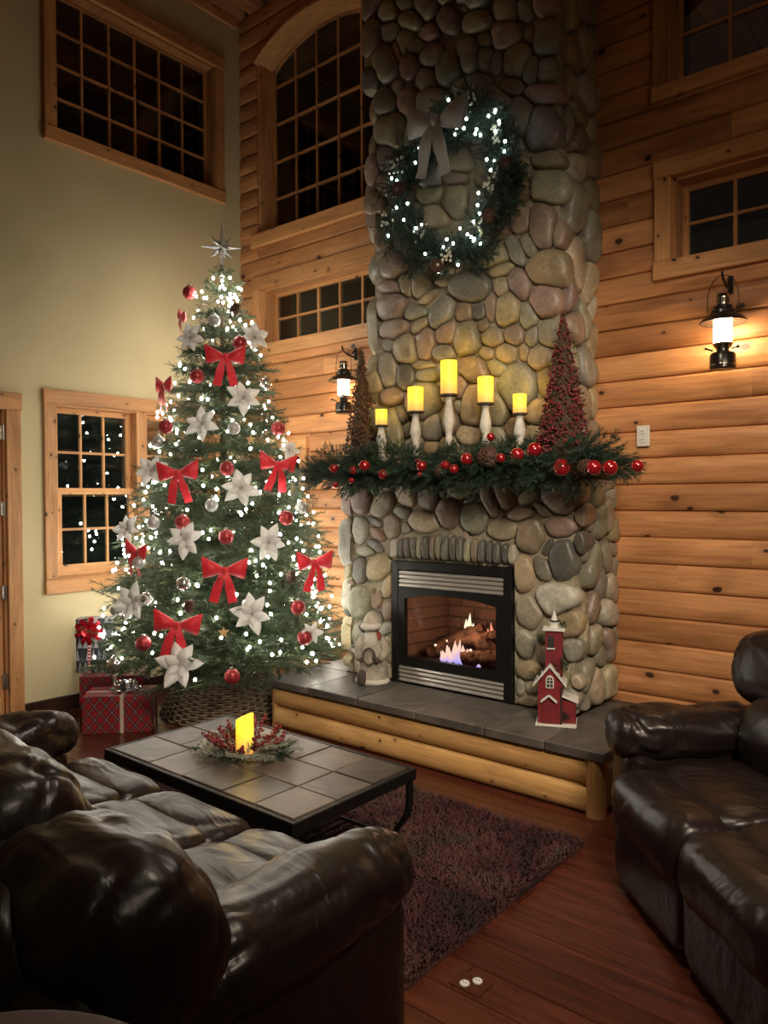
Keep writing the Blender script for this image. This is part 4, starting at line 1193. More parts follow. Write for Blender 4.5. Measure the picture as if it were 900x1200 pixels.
# dense inner needles that close the view to the trunk
q = MB(); rg = np.random.default_rng(3)
N = 26000
zz = TZ0 + (TZ1 - .05 - TZ0) * (1 - np.sqrt(rg.random(N) * .98)); aa = rg.random(N) * 2 * pi
rr = np.array([trad(z) for z in zz]) * (.45 + .47 * rg.random(N))
ca, sa = np.cos(aa), np.sin(aa)
lim = np.where(ca < 0, (XL + .08 - TX) / np.minimum(ca, -1e-6), 9); lim = np.minimum(lim, np.where(sa > 0, (YW - .1 - TY) / np.maximum(sa, 1e-6), 9)); rr = np.minimum(rr, lim - .05)
P0 = np.stack([TX + rr * ca, TY + rr * sa, zz], 1)
D = np.stack([ca, sa, np.zeros(N)], 1) + rg.normal(0, .7, (N, 3)); D /= np.linalg.norm(D, axis=1)[:, None]
Sd = np.cross(D, rg.normal(0, 1, (N, 3))); Sd /= np.linalg.norm(Sd, axis=1)[:, None]
V3 = np.stack([P0 - Sd * .0022, P0 + Sd * .0022, P0 + D * .05], 1).reshape(-1, 3)
me = bpy.data.meshes.new('inner_needles'); me.from_pydata(V3.tolist(), [], np.arange(3 * N).reshape(-1, 3).tolist()); me.materials.append(MAT['needle'])
o = bpy.data.objects.new('inner_needles', me); COL.objects.link(o); o.parent = tree; o.location = (-TX, -TY, 0); o['kind'] = 'stuff'
def tree_hit(px, py, out=.03):
    """point where the photo ray meets the tree's outline, and the outward direction"""
    d = ray(px, py); best = None
    for t in np.linspace(3.6, 6.2, 521):
        p = CAMP + d * t; rad = math.hypot(p[0] - TX, p[1] - TY)
        g = rad - trad(p[2]) - out
        if best is None or g < best[0]: best = (g, p)
        if g <= 0: best = (g, p); break
    p = best[1]; n = Vector((p[0] - TX, p[1] - TY, .25 * math.hypot(p[0] - TX, p[1] - TY))).normalized()
    return p, n
# bulbs
st_ = thing('tree_light_string', 'string of white mini lights wound through the Christmas tree', 'string lights', (TX, TY, TZ0))
bulb_me = data('bulb', MB().sup((0, 0, 0), (.0085, .0085, .0105), nu=8, nv=6), MAT['bulb'], True)
rng = random.Random(8); cand = []
for k in range(430):
    z = TZ0 + .0 + (TZ1 + .0 - TZ0) * (1 - sqrt(rng.random() * .995)); a = rng.uniform(0, 2 * pi)
    r_ = room_len(a, trad(z) * rng.uniform(.80, 1.03))
    p = (TX + r_ * cos(a), TY + r_ * sin(a), z + rng.uniform(-.02, .04))
    vis = (cos(a) * -TX + sin(a) * -TY) / math.hypot(TX, TY); cand.append((vis, p))
for k in range(26):
    a = rng.uniform(0, 2 * pi); z = TZ1 - rng.uniform(.0, .38); r_ = trad(z) * rng.uniform(.5, 1.0); cand.append((1, (TX + r_ * cos(a), TY + r_ * sin(a), z)))
cand.sort(key=lambda q: -q[0])
for vis, p in cand[:300]: inst('bulb', bulb_me, st_, TRS(p))
q = MB()
for vis, p in cand[300:]: q.sup(p, (.0085, .0085, .0105), nu=6, nv=4)
obj('far_bulbs', q, MAT['bulb'], st_, smooth=True, kind='stuff')
q = MB(); path = []
for k in range(420):
    t = k / 419; z = TZ0 + (TZ1 - TZ0) * t; a = t * 2 * pi * 14; r_ = room_len(a, trad(z) * .86); path.append((TX + r_ * cos(a), TY + r_ * sin(a), z + .02 * sin(k * 1.7)))
q.tube(path, .002, 4, False); obj('wire', q, MAT['cable'], st_)
# wicker collar
bk = thing('wicker_tree_collar', 'woven grey-brown wicker collar around the foot of the tree', 'basket', (TX, TY, 0))
wick = plain('wicker', (.17, .125, .085), .8, var=.4, vscale=40, bmp=.3, bscale=90)
rows, NSTK = 17, 44
def bkr(z): return .435 - .125 * (z / .27)
for i in range(rows):
    z = .010 + .265 * i / rows; q = MB(); path = []; n = NSTK * 4
    for k in range(n + 1):
        a = 2 * pi * k / n; rr = bkr(z) + .010 * sin(NSTK * a / 2 + pi * i); path.append((TX + rr * cos(a), TY + rr * sin(a), z))
    q.tube(path, .0085, 5, False); obj('weave_row', q, wick, bk, smooth=True)
q = MB()
for k in range(NSTK):
    a = 2 * pi * k / NSTK; q.tube([(TX + bkr(z) * cos(a), TY + bkr(z) * sin(a), z) for z in (.004, .14, .27)], .006, 5)
obj('stakes', q, wick, bk)
q = MB()
for ph in (0, pi):
    path = []
    for k in range(161):
        a = 2 * pi * k / 160; path.append((TX + (bkr(.275) + .008 * cos(20 * a + ph)) * cos(a), TY + (bkr(.275) + .008 * cos(20 * a + ph)) * sin(a), .278 + .008 * sin(20 * a + ph)))
    q.tube(path, .009, 6, False)
obj('rim', q, wick, bk, smooth=True)
# star
zs = zax(290)
star = thing('star_tree_topper', 'silver glitter many-pointed star on top of the tree', 'tree topper', (TX, TY, TZ1))
cf = Vector((-TX, -TY, 0)).normalized(); cu = Vector((0, 0, 1)); cr = cu.cross(cf)
for k in range(8):
    a = pi / 2 + k * pi / 4; l = .135 if k % 2 == 0 else .105
    if k == 0: l = .17
    if k == 4: l = .16
    d = cr * cos(a) + cu * sin(a); q = MB(); q.tube([Vector((TX, TY, zs)) + d * t * l for t in (.05, .3, 1)], [.022, .017, .0015], 4); obj('star_point', q, MAT['glit_silver'], star)
for k in range(8):
    a = pi / 8 + k * pi / 4; d = (cr * cos(a) + cu * sin(a)) * .8 + cf * (.5 if k % 2 else -.5); q = MB(); q.tube([Vector((TX, TY, zs)) + d * t * .085 for t in (.05, .3, 1)], [.017, .013, .001], 4); obj('star_point', q, MAT['glit_silver'], star)
q = MB(); q.tube([(TX, TY, TZ1 - .02), (TX, TY, TZ1 + .06)], [.022, .012], 10)
for k in range(60): pass
sp = [(TX + .018 * cos(k * .5), TY + .018 * sin(k * .5), TZ1 - .02 + .09 * k / 60) for k in range(61)]
q.tube(sp, .003, 4); q.tube([(TX, TY, TZ1 + .05), (TX, TY, zs)], .005, 6); obj('coil_socket', q, MAT['steel'], star, smooth=True)

# ---- ornaments
bows = [((264, 424), .25, 'red velvet bow just below the upper pair of white poinsettias on the tree', 0), ((193, 459), .22, 'red velvet bow above the window corner on the tree edge facing the painted wall', .1),
        ((209, 560), .25, 'red velvet bow beside the white poinsettia that overlaps the painted-wall window', -.05), ((325, 550), .24, 'red velvet bow in front of the small log-wall window behind the tree', .1),
        ((263, 674), .26, 'red velvet bow in the middle of the tree above the lower white poinsettia', .05), ((368, 665), .25, 'red velvet bow on the tree edge nearest the fireplace', 0),
        ((208, 738), .27, 'red velvet bow just above the lowest white poinsettia', .12), ((160, 652), .2, 'red velvet bow partly covered by a silver glitter bauble', .15), ((214, 378), .17, 'small red bow seen edge-on at the top of the tree', .3)]
for (p, s_, lab, ro) in bows:
    c, n = tree_hit(p[0], p[1] - 6, .05)
    f = Vector((n.x, n.y, 0)).normalized()
    if p[0] not in (193, 160, 214): f = (f + cf * 1.2).normalized()
    bow('red_bow', lab, tuple(c), s_, f, MAT['red'], 'red bows on the tree', ro)
flowers = [((225, 397), .95, 'white poinsettia beside the small edge-on red bow near the tree top'), ((297, 396), 1.0, 'white poinsettia near the tree top on the fireplace side'), ((285, 467), 1.05, 'white poinsettia right below the topmost large red bow'),
           ((237, 497), .95, 'white poinsettia between two red glitter baubles in the upper tree'), ((282, 573), 1.1, 'white poinsettia at the middle of the tree under a red glitter bauble'), ((179, 552), 1.0, 'white poinsettia overlapping the window mullion'),
           ((151, 621), .95, 'white poinsettia in front of the lower window panes'), ((217, 632), 1.0, 'white poinsettia hanging directly under a red glitter bauble'), ((314, 636), 1.05, 'white poinsettia between the middle bow and the fireplace-side bow'),
           ((158, 706), 1.1, 'white poinsettia next to a clear bauble above the presents'), ((294, 720), 1.1, 'white poinsettia below the middle red bow'), ((212, 779), 1.25, 'large white poinsettia at the bottom of the tree in front of the wicker collar'),
           ((364, 742), .7, 'small half-hidden white poinsettia low on the fireplace side'), ((338, 528), .75, 'small white poinsettia above the bow by the log wall')]
rng = random.Random(31)
for i, (p, s_, lab) in enumerate(flowers):
    c, n = tree_hit(p[0], p[1], .05)
    f = (Vector(n) + cf * rng.uniform(.5, 1.3) + Vector((rng.uniform(-.2, .2), rng.uniform(-.2, .2), rng.uniform(-.1, .3)))).normalized()
    poinsettia(lab, tuple(c), s_, f, rng.uniform(0, 1), 'white poinsettias on the tree')
reds = [(222, 343, 'at the very top of the tree below the star'), (231, 441, 'between the topmost large bow and the bow at the window corner'), (194, 500, 'on the tree edge right above a silver bauble by the window'),
        (326, 502, 'next to the small poinsettia by the log wall'), (266, 549, 'just above the white poinsettia at mid-tree'), (214, 612, 'directly above the poinsettia under the bow by the window'),
        (265, 629, 'between the mid-tree poinsettia and the middle red bow'), (335, 607, 'below the bow in front of the log-wall window'), (349, 712, 'hanging under the bow nearest the fireplace'),
        (168, 754, 'beside the lowest red bow, above the presents'), (272, 793, 'at the bottom of the tree over the wicker collar'), (357, 747, 'beside the half-hidden poinsettia near the hearth'), (281, 402, 'tucked behind a loop of the topmost large bow')]
for (x, y, lab) in reds:
    c, n = tree_hit(x, y, .03); ball('red_bauble', 'red glitter bauble ' + lab, tuple(c), .047, MAT['glit_red'], 'red glitter baubles on the tree')
silvers = [(251, 376, 'under the brightest lights at the tree top'), (274, 502, 'below the poinsettia under the topmost large bow'), (186, 518, 'right below a red bauble by the window'), (180, 613, 'beside the poinsettia in front of the lower panes'),
           (248, 592, 'beside the poinsettia at mid-tree'), (353, 595, 'on the tree edge near the log wall'), (163, 659, 'in front of a partly covered red bow'), (137, 715, 'next to the poinsettia above the presents'), (291, 709, 'touching the poinsettia below the middle bow')]
for (x, y, lab) in silvers:
    c, n = tree_hit(x, y, .03); ball('silver_bauble', 'silver glitter bauble ' + lab, tuple(c), .041, MAT['glit_silver'], 'silver glitter baubles on the tree')
for (x, y, lab) in ((215, 684, 'between the middle bow and the presents'), (172, 702, 'touching the poinsettia above the presents'), (311, 450, 'on the upper tree edge by the log wall'), (134, 778, 'low on the tree beside the tall present')):
    c, n = tree_hit(x, y, .03); ball('mirror_bauble', 'smooth mirror-like bauble ' + lab, tuple(c), .044, MAT['clear'], 'smooth baubles on the tree')
for (x, y, lab) in ((276, 363, 'brown pine cone at the top of the tree above a poinsettia'), (221, 711, 'brown pine cone low on the tree above the lowest bow'), (342, 676, 'brown pine cone on the tree beside the fireplace-side bow')):
    c, n = tree_hit(x, y, .0); finish(obj('pine_cone', cone_mb((0, 0, 0), .035, .085, 3), MAT['cone'], None, loc=None), lab, 'pine cone', 'pine cones on the tree').location = tuple(c)
gold = plain('gold_star', (.62, .40, .16), .5)
for (x, y, lab) in ((294, 515, 'small gold wooden star ornament below the fireplace-side poinsettias'), (262, 741, 'small gold wooden star ornament low in the tree')):
    c, n = tree_hit(x, y, .03); q = MB(); poly = [(.034 * (1 if k % 2 == 0 else .45) * sin(pi * k / 5), .034 * (1 if k % 2 == 0 else .45) * cos(pi * k / 5)) for k in range(10)]
    q.prism(poly, 0, .008, lambda a, b, d: tuple(Vector((0, 0, 0)) + cr * a + cu * b + cf * d)); o = finish(obj('star_ornament', q, gold), lab, 'ornament', 'gold star ornaments'); o.location = tuple(c)

# ------------------------------------------------------------------ presents
def plaid():
    m, nt, bs = new_mat('plaid_paper')
    s = nd(nt, 'SeparateXYZ', 0, None, Vector=nt.nodes.new('ShaderNodeTexCoord').outputs['Object']); n = s.node
    h = math_(nt, 'ADD', n.outputs[0], n.outputs[1])
    def stripes(v, lo, hi, per=.10):
        f = math_(nt, 'FRACT', math_(nt, 'DIVIDE', v, per)); return math_(nt, 'MULTIPLY', math_(nt, 'GREATER_THAN', f, lo), math_(nt, 'LESS_THAN', f, hi))
    u = math_(nt, 'ADD', h, math_(nt, 'MULTIPLY', n.outputs[2], 1.15)); v = math_(nt, 'SUBTRACT', h, math_(nt, 'MULTIPLY', n.outputs[2], 1.15))
    col = (.30, .022, .028)
    for w in (u, v): col = mix(nt, math_(nt, 'MULTIPLY', stripes(w, .0, .34), .72), col, (.012, .012, .014))
    for w in (u, v):
        col = mix(nt, math_(nt, 'MULTIPLY', stripes(w, .15, .19), .7), col, (.55, .52, .50)); col = mix(nt, math_(nt, 'MULTIPLY', stripes(w, .66, .69), .5), col, (.03, .012, .012))
    setin(bs, 'Base Color', col); setin(bs, 'Roughness', .32); return m
def treepaper():
    m, nt, bs = new_mat('tree_print_paper')
    s = nd(nt, 'SeparateXYZ', 0, None, Vector=nt.nodes.new('ShaderNodeTexCoord').outputs['Object']).node
    h = math_(nt, 'ADD', s.outputs[0], s.outputs[1])
    zr = math_(nt, 'DIVIDE', s.outputs[2], .085); row = math_(nt, 'FLOOR', zr); fz = math_(nt, 'FRACT', zr)
    hx = math_(nt, 'ADD', math_(nt, 'DIVIDE', h, .05), math_(nt, 'MULTIPLY', row, .5)); fx = math_(nt, 'ABSOLUTE', math_(nt, 'SUBTRACT', math_(nt, 'FRACT', hx), .5))
    tri = math_(nt, 'LESS_THAN', fx, math_(nt, 'MULTIPLY', math_(nt, 'SUBTRACT', .95, fz), .48))
    par = math_(nt, 'FRACT', math_(nt, 'MULTIPLY', math_(nt, 'ADD', math_(nt, 'FLOOR', hx), row), .37))
    tc = ramp(nt, par, [(.0, (.42, .43, .45)), (.4, (.06, .065, .08)), (.7, (.26, .27, .30))], 'CONSTANT')
    setin(bs, 'Base Color', mix(nt, tri, (.035, .04, .055), tc)); setin(bs, 'Roughness', .3); setin(bs, 'Metallic', .25); return m
MAT['plaid'] = plaid(); MAT['treepaper'] = treepaper()
MAT['tape'] = plain('cream_ribbon', (.55, .45, .38), .5); MAT['foil_red'] = plain('red_foil', (.42, .01, .02), .22, .55); MAT['foil_green'] = plain('green_foil', (.01, .16, .08), .22, .6); MAT['foil_silver'] = plain('silver_foil', (.55, .55, .57), .22, .9)
def gift_bow(parent, c, R, mat, up=Vector((0, 0, 1)), seed=1, label=None):
    q = MB(); rg = random.Random(seed); Rm = up.to_track_quat('Z', 'Y').to_matrix()
    for layer, (n, el, l) in enumerate(((9, .15, 1.0), (8, .6, .9), (6, 1.0, .75), (3, 1.4, .6))):
        for k in range(n):
            a = 2 * pi * k / n + layer * .35 + rg.uniform(-.1, .1); d = Vector((cos(a) * cos(el), sin(a) * cos(el), sin(el))); s_ = Vector((-sin(a), cos(a), 0)); nn = d.cross(s_)
            pth = []
            for i in range(9):
                th = 2 * pi * i / 8; pth.append(Vector(c) + Rm @ (d * (R * l * (.5 - .5 * cos(th))) + nn * (R * .17 * sin(th))))
            ribbon(q, pth, tuple(Rm @ s_), R * .26, .0012)
    o = obj('gift_bow', q, mat, parent, smooth=40)
    if label: o['label'] = label
    return o
def gift(label, cx, cy, z0, w, d, h, ang, paper, rib, bowmat, bowR, bowup, seed, rx=0.0, rib_h=False, bowpos=None):
    t = thing('wrapped_present', label, 'gift', (cx, cy, z0)); t.rotation_euler = (0, 0, 0)
    R = Matrix.Translation((cx, cy, z0)) @ Matrix.Rotation(ang, 4, 'Z')
    q = MB(); q.box((0, 0, h / 2), (w / 2, d / 2, h / 2), R, .003); obj('box', q, paper, t)
    e = .0015
    q = MB(); q.box((rx, 0, h / 2), (.011, d / 2 + e, h / 2 + e), R); o = obj('ribbon', q, rib, t)
    if rib_h:
        q = MB(); q.box((0, 0, h / 2), (w / 2 + e, .009, h / 2 + e), R); obj('ribbon', q, rib, t)
    p = R @ Vector(bowpos or (rx, 0, h + .004)); gift_bow(t, p, bowR, bowmat, bowup if bowup else Vector((0, 0, 1)), seed)
    return t
ga = math.atan2(.74, .67)
nrm = Vector((.74, -.67, 0))
gift('red plaid present with a silver bow, standing in front of the other presents', -4.44, 2.63, 0, .42, .26, .235, ga, MAT['plaid'], MAT['tape'], MAT['foil_silver'], .10, None, 3, rx=.03, rib_h=True)
gift('red plaid present with a green bow under the tall tree-print present', -4.74, 2.77, 0, .42, .24, .29, ga, MAT['plaid'], MAT['tape'], MAT['foil_green'], .08, None, 5, rx=.02)
tg = Vector((-4.87, 2.70, .292))
rp, nt, bs = new_mat('striped_ribbon'); s_ = nd(nt, 'SeparateXYZ', 0, None, Vector=nt.nodes.new('ShaderNodeTexCoord').outputs['Object']).node
setin(bs, 'Base Color', mix(nt, math_(nt, 'GREATER_THAN', math_(nt, 'FRACT', math_(nt, 'DIVIDE', s_.outputs[2], .022)), .5), (.6, .58, .56), (.42, .02, .03))); setin(bs, 'Roughness', .4)
gift('tall tree-print present with a big red foil bow', tg.x, tg.y, tg.z, .235, .12, .37, ga, MAT['treepaper'], rp, MAT['foil_red'], .095, nrm, 9, rx=-.03, bowpos=(-.03, -.065, .29))
# ------------------------------------------------------------------ mantel: candles, cone trees, garland
wax, nt, bs = new_mat('led_wax')
z = nd(nt, 'SeparateXYZ', 2, None, Vector=nt.nodes.new('ShaderNodeTexCoord').outputs['Generated'])
setin(bs, 'Base Color', (.75, .45, .12)); setin(bs, 'Roughness', .5)
setin(bs, 'Emission Color', ramp(nt, z, [(0, (.95, .42, .10)), (.45, (1.0, .62, .03)), (1, (1.0, .70, .008))])); setin(bs, 'Emission Strength', math_(nt, 'ADD', .55, math_(nt, 'MULTIPLY', z, 1.3)))
MAT['wax'] = wax
YC = 3.63
specs = [(447, 480, 498, 7.0, 'shortest white candlestick beside the brown twig cone tree', 'small yellow LED candle on the shortest candlestick, by the lantern side'),
         (487, 454, 482, 9.3, 'slim white candlestick between the shortest and the tallest', 'yellow LED candle on the second candlestick from the lantern by the tree'),
         (526, 423, 462, 9.8, 'tallest white candlestick at the middle of the mantel', 'tall yellow LED candle on the tallest candlestick'),
         (569, 442, 472, 9.3, 'white candlestick between the tallest and the cone tree side', 'yellow LED candle between the tallest candle and the smallest square one'),
         (609, 462, 484, 8.0, 'short white candlestick beside the berry cone tree over the church', 'small yellow LED candle beside the berry cone tree at the log wall end')]
for i, (px, y0, y1, rpx, l1, l2) in enumerate(specs):
    a = on(px, y1, 'y', YC); b = on(px, y0, 'y', YC); dep = abs((a - CAMP) @ FWD); r = rpx * dep / FPX
    x, zb, zt = a[0], a[2], b[2]; H = zb - MZ1
    t = thing('candlestick', l1, 'candlestick', (x, YC, MZ1), 'candlesticks on the mantel')
    prf = [(.052, 0), (.052, .012), (.040, .022), (.030, .035), (.032, .05), (.022, .065)]
    prf += [(.018, H * .32), (.024, H * .36), (.018, H * .40), (.020, H * .46), (.034, H * .60), (.031, H * .68), (.020, H * .86), (.018, H - .03)]
    prf = [(a_, b_) for a_, b_ in prf if b_ < H - .025] + [(.018, H - .03), (.022, H - .016)]
    q = MB(); q.lathe(prf, (x, YC, MZ1), 20); obj('turned_post', q, MAT['white_wood'], t, smooth=50)
    q = MB(); q.lathe([(r * .5, H - .018), (r * 1.10, H - .010), (r * 1.12, H - .001)], (x, YC, MZ1), 20); obj('drip_plate', q, plain('dark_plate', (.07, .05, .035), .5) if i == 0 else bpy.data.materials['dark_plate'], t, smooth=40)
    c = thing('led_candle', l2, 'candle', (x, YC, zb), 'LED candles on the mantel')
    h = zt - zb; q = MB(); q.lathe([(r, 0), (r, h * .96), (r * .97, h), (r * .86, h), (r * .80, h - .006), (0, h - .01)], (x, YC, zb), 24)
    obj('wax_body', q, MAT['wax'], c, smooth=40)
    q = MB(); q.tube([(x, YC, zb + h - .011), (x + .001, YC, zb + h + .004)], .0016, 5); obj('wick', q, MAT['black'], c)
    ld = bpy.data.lights.new('candle_glow', 'POINT'); ld.energy = .55; ld.color = (1.0, .58, .10); ld.shadow_soft_size = r
    lo = bpy.data.objects.new('candle_glow', ld); COL.objects.link(lo); lo.location = (x, YC, zt + r + .02)

def berry_tree(label, x, y, z0, h, r, seed, berry, dens, greens):
    t = thing('berry_cone_tree', label, 'decoration', (x, y, z0), 'berry cone trees on the mantel'); rg = random.Random(seed)
    q = MB(); q.lathe([(r * .8, 0), (r * .42, h * .5), (.006, h * .97)], (x, y, z0), 14); obj('core', q, MAT['bark'], t)
    q = MB()
    for k in range(9):
        path = []; a0 = rg.uniform(0, 6)
        for i in range(60):
            u = i / 59; rr = (r * (1 - u) + .008) * (.9 + .15 * sin(i * .9 + k)); a = a0 + u * 9 * (1 if k % 2 else -1); path.append((x + rr * cos(a), y + rr * sin(a), z0 + h * u))
        q.tube(path, .0035, 4, False)
    obj('twigs', q, MAT['bark'], t)
    for nm, mt, n, kind in (('berries', berry, dens, 0), ('leaves', greens, dens // 2, 1)):
        q = MB()
        for k in range(n):
            u = 1 - sqrt(rg.random()); u = min(u, .985); rr = (r * (1 - u) + .010) * rg.uniform(.88, 1.14); a = rg.uniform(0, 2 * pi); p = (x + rr * cos(a), y + rr * sin(a), z0 + h * u)
            if kind == 0: q.sup(p, (.0075 * rg.uniform(.7, 1.2),) * 3, nu=6, nv=4)
            else:
                d = Vector((cos(a) + rg.uniform(-.6, .6), sin(a) + rg.uniform(-.6, .6), rg.uniform(-.3, .8))).normalized(); s_ = d.cross(Vector((rg.random(), rg.random(), 1))).normalized(); P_ = Vector(p); l = .026
                q.add([P_, P_ + d * l * .5 + s_ * .006, P_ + d * l, P_ + d * l * .5 - s_ * .006], [(0, 1, 2, 3)])
        obj(nm, q, mt, t, smooth=(kind == 0), kind='stuff')
    return t
wine = plain('wine_berry', (.16, .016, .025), .3, var=.4, vscale=60); brownb = plain('brown_berry', (.10, .045, .03), .3, var=.5, vscale=60)
olive = plain('dry_leaf', (.10, .075, .035), .7, var=.4, vscale=40)
pa = on(424, 532, 'y', 3.72)
berry_tree('brown twig cone tree on the mantel beside the lantern', pa[0], 3.72, MZ1, on(424, 411, 'y', 3.72)[2] - MZ1, .115, 1, brownb, 620, olive)
pa = on(660, 520, 'y', 3.62)
berry_tree('wine red berry cone tree on the mantel in front of the chimney edge', pa[0], 3.62, MZ1, on(656, 366, 'y', 3.62)[2] - MZ1, .125, 2, wine, 900, olive)

GA = [data('pine_sprig', sprig(.24, .034, 50 + i, 5, .5, .008, 4, .003, .15, .0, .0025), MAT['needle_g']) for i in range(3)]
gl = thing('pine_garland', 'green pine garland draped along the mantel shelf', 'garland', (-2.6, 3.5, MZ1)); rng = random.Random(14)
gx0, gx1 = SX0 - .06, SX1 + .26
GN = 205
def gz(u): return MZ1 + .025 + .03 * sin(u * 21) * .6
for k in range(GN):
    u = (k + rng.random()) / GN; x = gx0 + .10 + (gx1 - gx0 - .2) * u
    yy = 3.47 + rng.uniform(-.03, .10); sg = -1 if u < .06 else (1 if u > .94 else rng.choice((-1, 1)))
    d = Vector((sg * rng.uniform(.3, 1.0), -rng.uniform(.15, .9), rng.uniform(-.8, .22)))
    if k % 7 == 0: d = Vector((sg * .7, -.1, .55))
    inst('pine_sprig', rng.choice(GA), gl, basis((x, yy, gz(u) + rng.uniform(-.06, .0)), d, Vector((rng.uniform(-.6, .6), -.6, 1)), rng.uniform(.65, .95)))
for sg, x in ((-1, gx0 + .14), (1, gx1 - .14)):
    for k in range(7):
        inst('pine_sprig', rng.choice(GA), gl, basis((x, 3.52 + rng.uniform(-.04, .12), MZ1 + .01), Vector((sg, rng.uniform(-.5, .3), rng.uniform(-.5, .25))), Vector((0, -.4, 1)), 1.0))
q = MB(); q.tube([(gx0 + .1 + (gx1 - gx0 - .2) * u, 3.50 + .01 * sin(u * 15), gz(u)) for u in [k / 30 for k in range(31)]], .012, 6); obj('stem', q, MAT['bark'], gl)
gb = [(391, 549, .027, 'at the garland tip nearest the tree'), (414, 551, .026, 'paired with a larger one under the twig cone tree'), (427, 546, .034, 'the larger one right under the twig cone tree'), (449, 556, .030, 'under the shortest candlestick'),
      (494, 546, .030, 'below the second shortest candlestick'), (522, 545, .026, 'directly below the tallest candlestick'), (532, 550, .026, 'right beside the one below the tallest candlestick'), (547, 538, .034, 'between the tallest candlestick and the large pine cone'),
      (490, 540, .018, 'tiny one tucked above another'), (587, 537, .024, 'touching the large pine cone'), (606, 533, .036, 'below the candlestick next to the berry cone tree'), (626, 527, .036, 'sitting high just before the berry cone tree'),
      (658, 548, .042, 'the biggest one, under the berry cone tree'), (696, 548, .036, 'against the pine cone near the outlet'), (715, 548, .036, 'between a pine cone and the tip by the outlet'), (747, 546, .028, 'at the very tip below the outlet'),
      (393, 568, .02, 'tiny one dangling below the tip nearest the tree'), (412, 563, .018, 'tiny one dangling under the twig cone tree'), (575, 512, .022, 'small one sitting above the large pine cone'), (492, 556, .016, 'tiny one dangling below a larger bauble')]
for (x, y, r, lab) in gb:
    p = on(x, y, 'y', 3.325); ball('red_garland_bauble', 'red garland bauble ' + lab, tuple(p), r, MAT['red_gloss'], 'red baubles in the mantel garland', False)
for (x, y, lab, rr) in ((571, 536, 'large brown pine cone at the middle of the mantel garland', .05), (515, 552, 'brown pine cone in the garland below the tallest candle', .032), (686, 548, 'brown pine cone in the garland above the church side', .036)):
    p = on(x, y, 'y', 3.34); o = finish(obj('pine_cone', cone_mb((0, 0, 0), rr, rr * 2.1, 4, Vector((.9, -.4, .2))), MAT['cone']), lab, 'pine cone', 'pine cones in the garland'); o.location = tuple(p)

# ------------------------------------------------------------------ wreath
YWR = 3.66
wt, wb_, wl, wr = on(533, 124, 'y', YWR), on(520, 326, 'y', YWR), on(458, 225, 'y', YWR), on(618, 205, 'y', YWR)
WC = np.array([(wl[0] + wr[0]) / 2, YWR, (wt[2] + wb_[2]) / 2]); WA = (wr[0] - wl[0]) / 2; WB = (wt[2] - wb_[2]) / 2
WR = (WA + WB) / 2 - .115
wreath = thing('christmas_wreath', 'large green Christmas wreath with white lights hung on the chimney', 'wreath', tuple(WC)); rng = random.Random(6)
WS = [data('pine_sprig', sprig(.24, .034, 70 + i, 5, .5, .0075, 4, .003, .1, .0, .0025), MAT['needle_w']) for i in range(3)]
q = MB(); q.tube([(WC[0] + WR * cos(2 * pi * k / 40), WC[1] + .05, WC[2] + WR * sin(2 * pi * k / 40)) for k in range(41)], .03, 8, False); obj('ring', q, MAT['bark'], wreath)
for k in range(170):
    a = 2 * pi * k / 170 + rng.uniform(-.05, .05); rr = WR + rng.uniform(-.05, .05); tn = Vector((-sin(a), 0, cos(a))) * rng.choice((1, 1, -1)); rd = Vector((cos(a), 0, sin(a))) * rng.uniform(-.75, .85)
    inst('pine_sprig', rng.choice(WS), wreath, basis((WC[0] + rr * cos(a), WC[1] + rng.uniform(-.03, .03), WC[2] + rr * sin(a)), tn * .7 + rd + Vector((0, -rng.uniform(.0, .7), 0)), Vector((rng.uniform(-.5, .5), -1, rng.uniform(-.5, .5))), rng.uniform(.55, .85)))
bw = data('bulb', MB().sup((0, 0, 0), (.0075, .0075, .009), nu=8, nv=6), MAT['bulb_w'], True)
for k in range(52):
    a = rng.uniform(0, 2 * pi)
    if .9 < a < 2.3 and rng.random() < .35: continue
    rr = WR + rng.uniform(-.12, .12); inst('bulb', bw, wreath, TRS((WC[0] + rr * cos(a), WC[1] - rng.uniform(.05, .12), WC[2] + rr * sin(a))))
wber = plain('white_berry', (.62, .60, .50), .4)
for k in range(9):
    a = 2 * pi * k / 9 + .5; rr = WR + rng.uniform(-.09, .09); q = MB()
    for j in range(14): q.sup((WC[0] + rr * cos(a) + rng.uniform(-.045, .045), WC[1] - .09 + rng.uniform(-.02, .02), WC[2] + rr * sin(a) + rng.uniform(-.045, .045)), (.009,) * 3, nu=6, nv=5)
    obj('berry_cluster', q, wber, wreath, smooth=True)
for a, rr in ((4.55, WR + .07), (.05, WR + .02), (5.6, WR), (2.9, WR)):
    p = (WC[0] + rr * cos(a), WC[1] - .07, WC[2] + rr * sin(a)); obj('pine_cone', cone_mb(p, .038, .085, 5, Vector((.3, -1, -.3))), MAT['cone'], wreath)
MAT['silver_ribbon'] = glitter('silver_ribbon', (.62, .57, .54), .42, .25, 500.0)
pb = on(513, 143, 'y', YWR - .13)
bow('silver_bow', 'glittery silver-grey ribbon bow on the upper part of the wreath', tuple(pb), .40, (0, -1, 0), MAT['silver_ribbon'], None, .12)

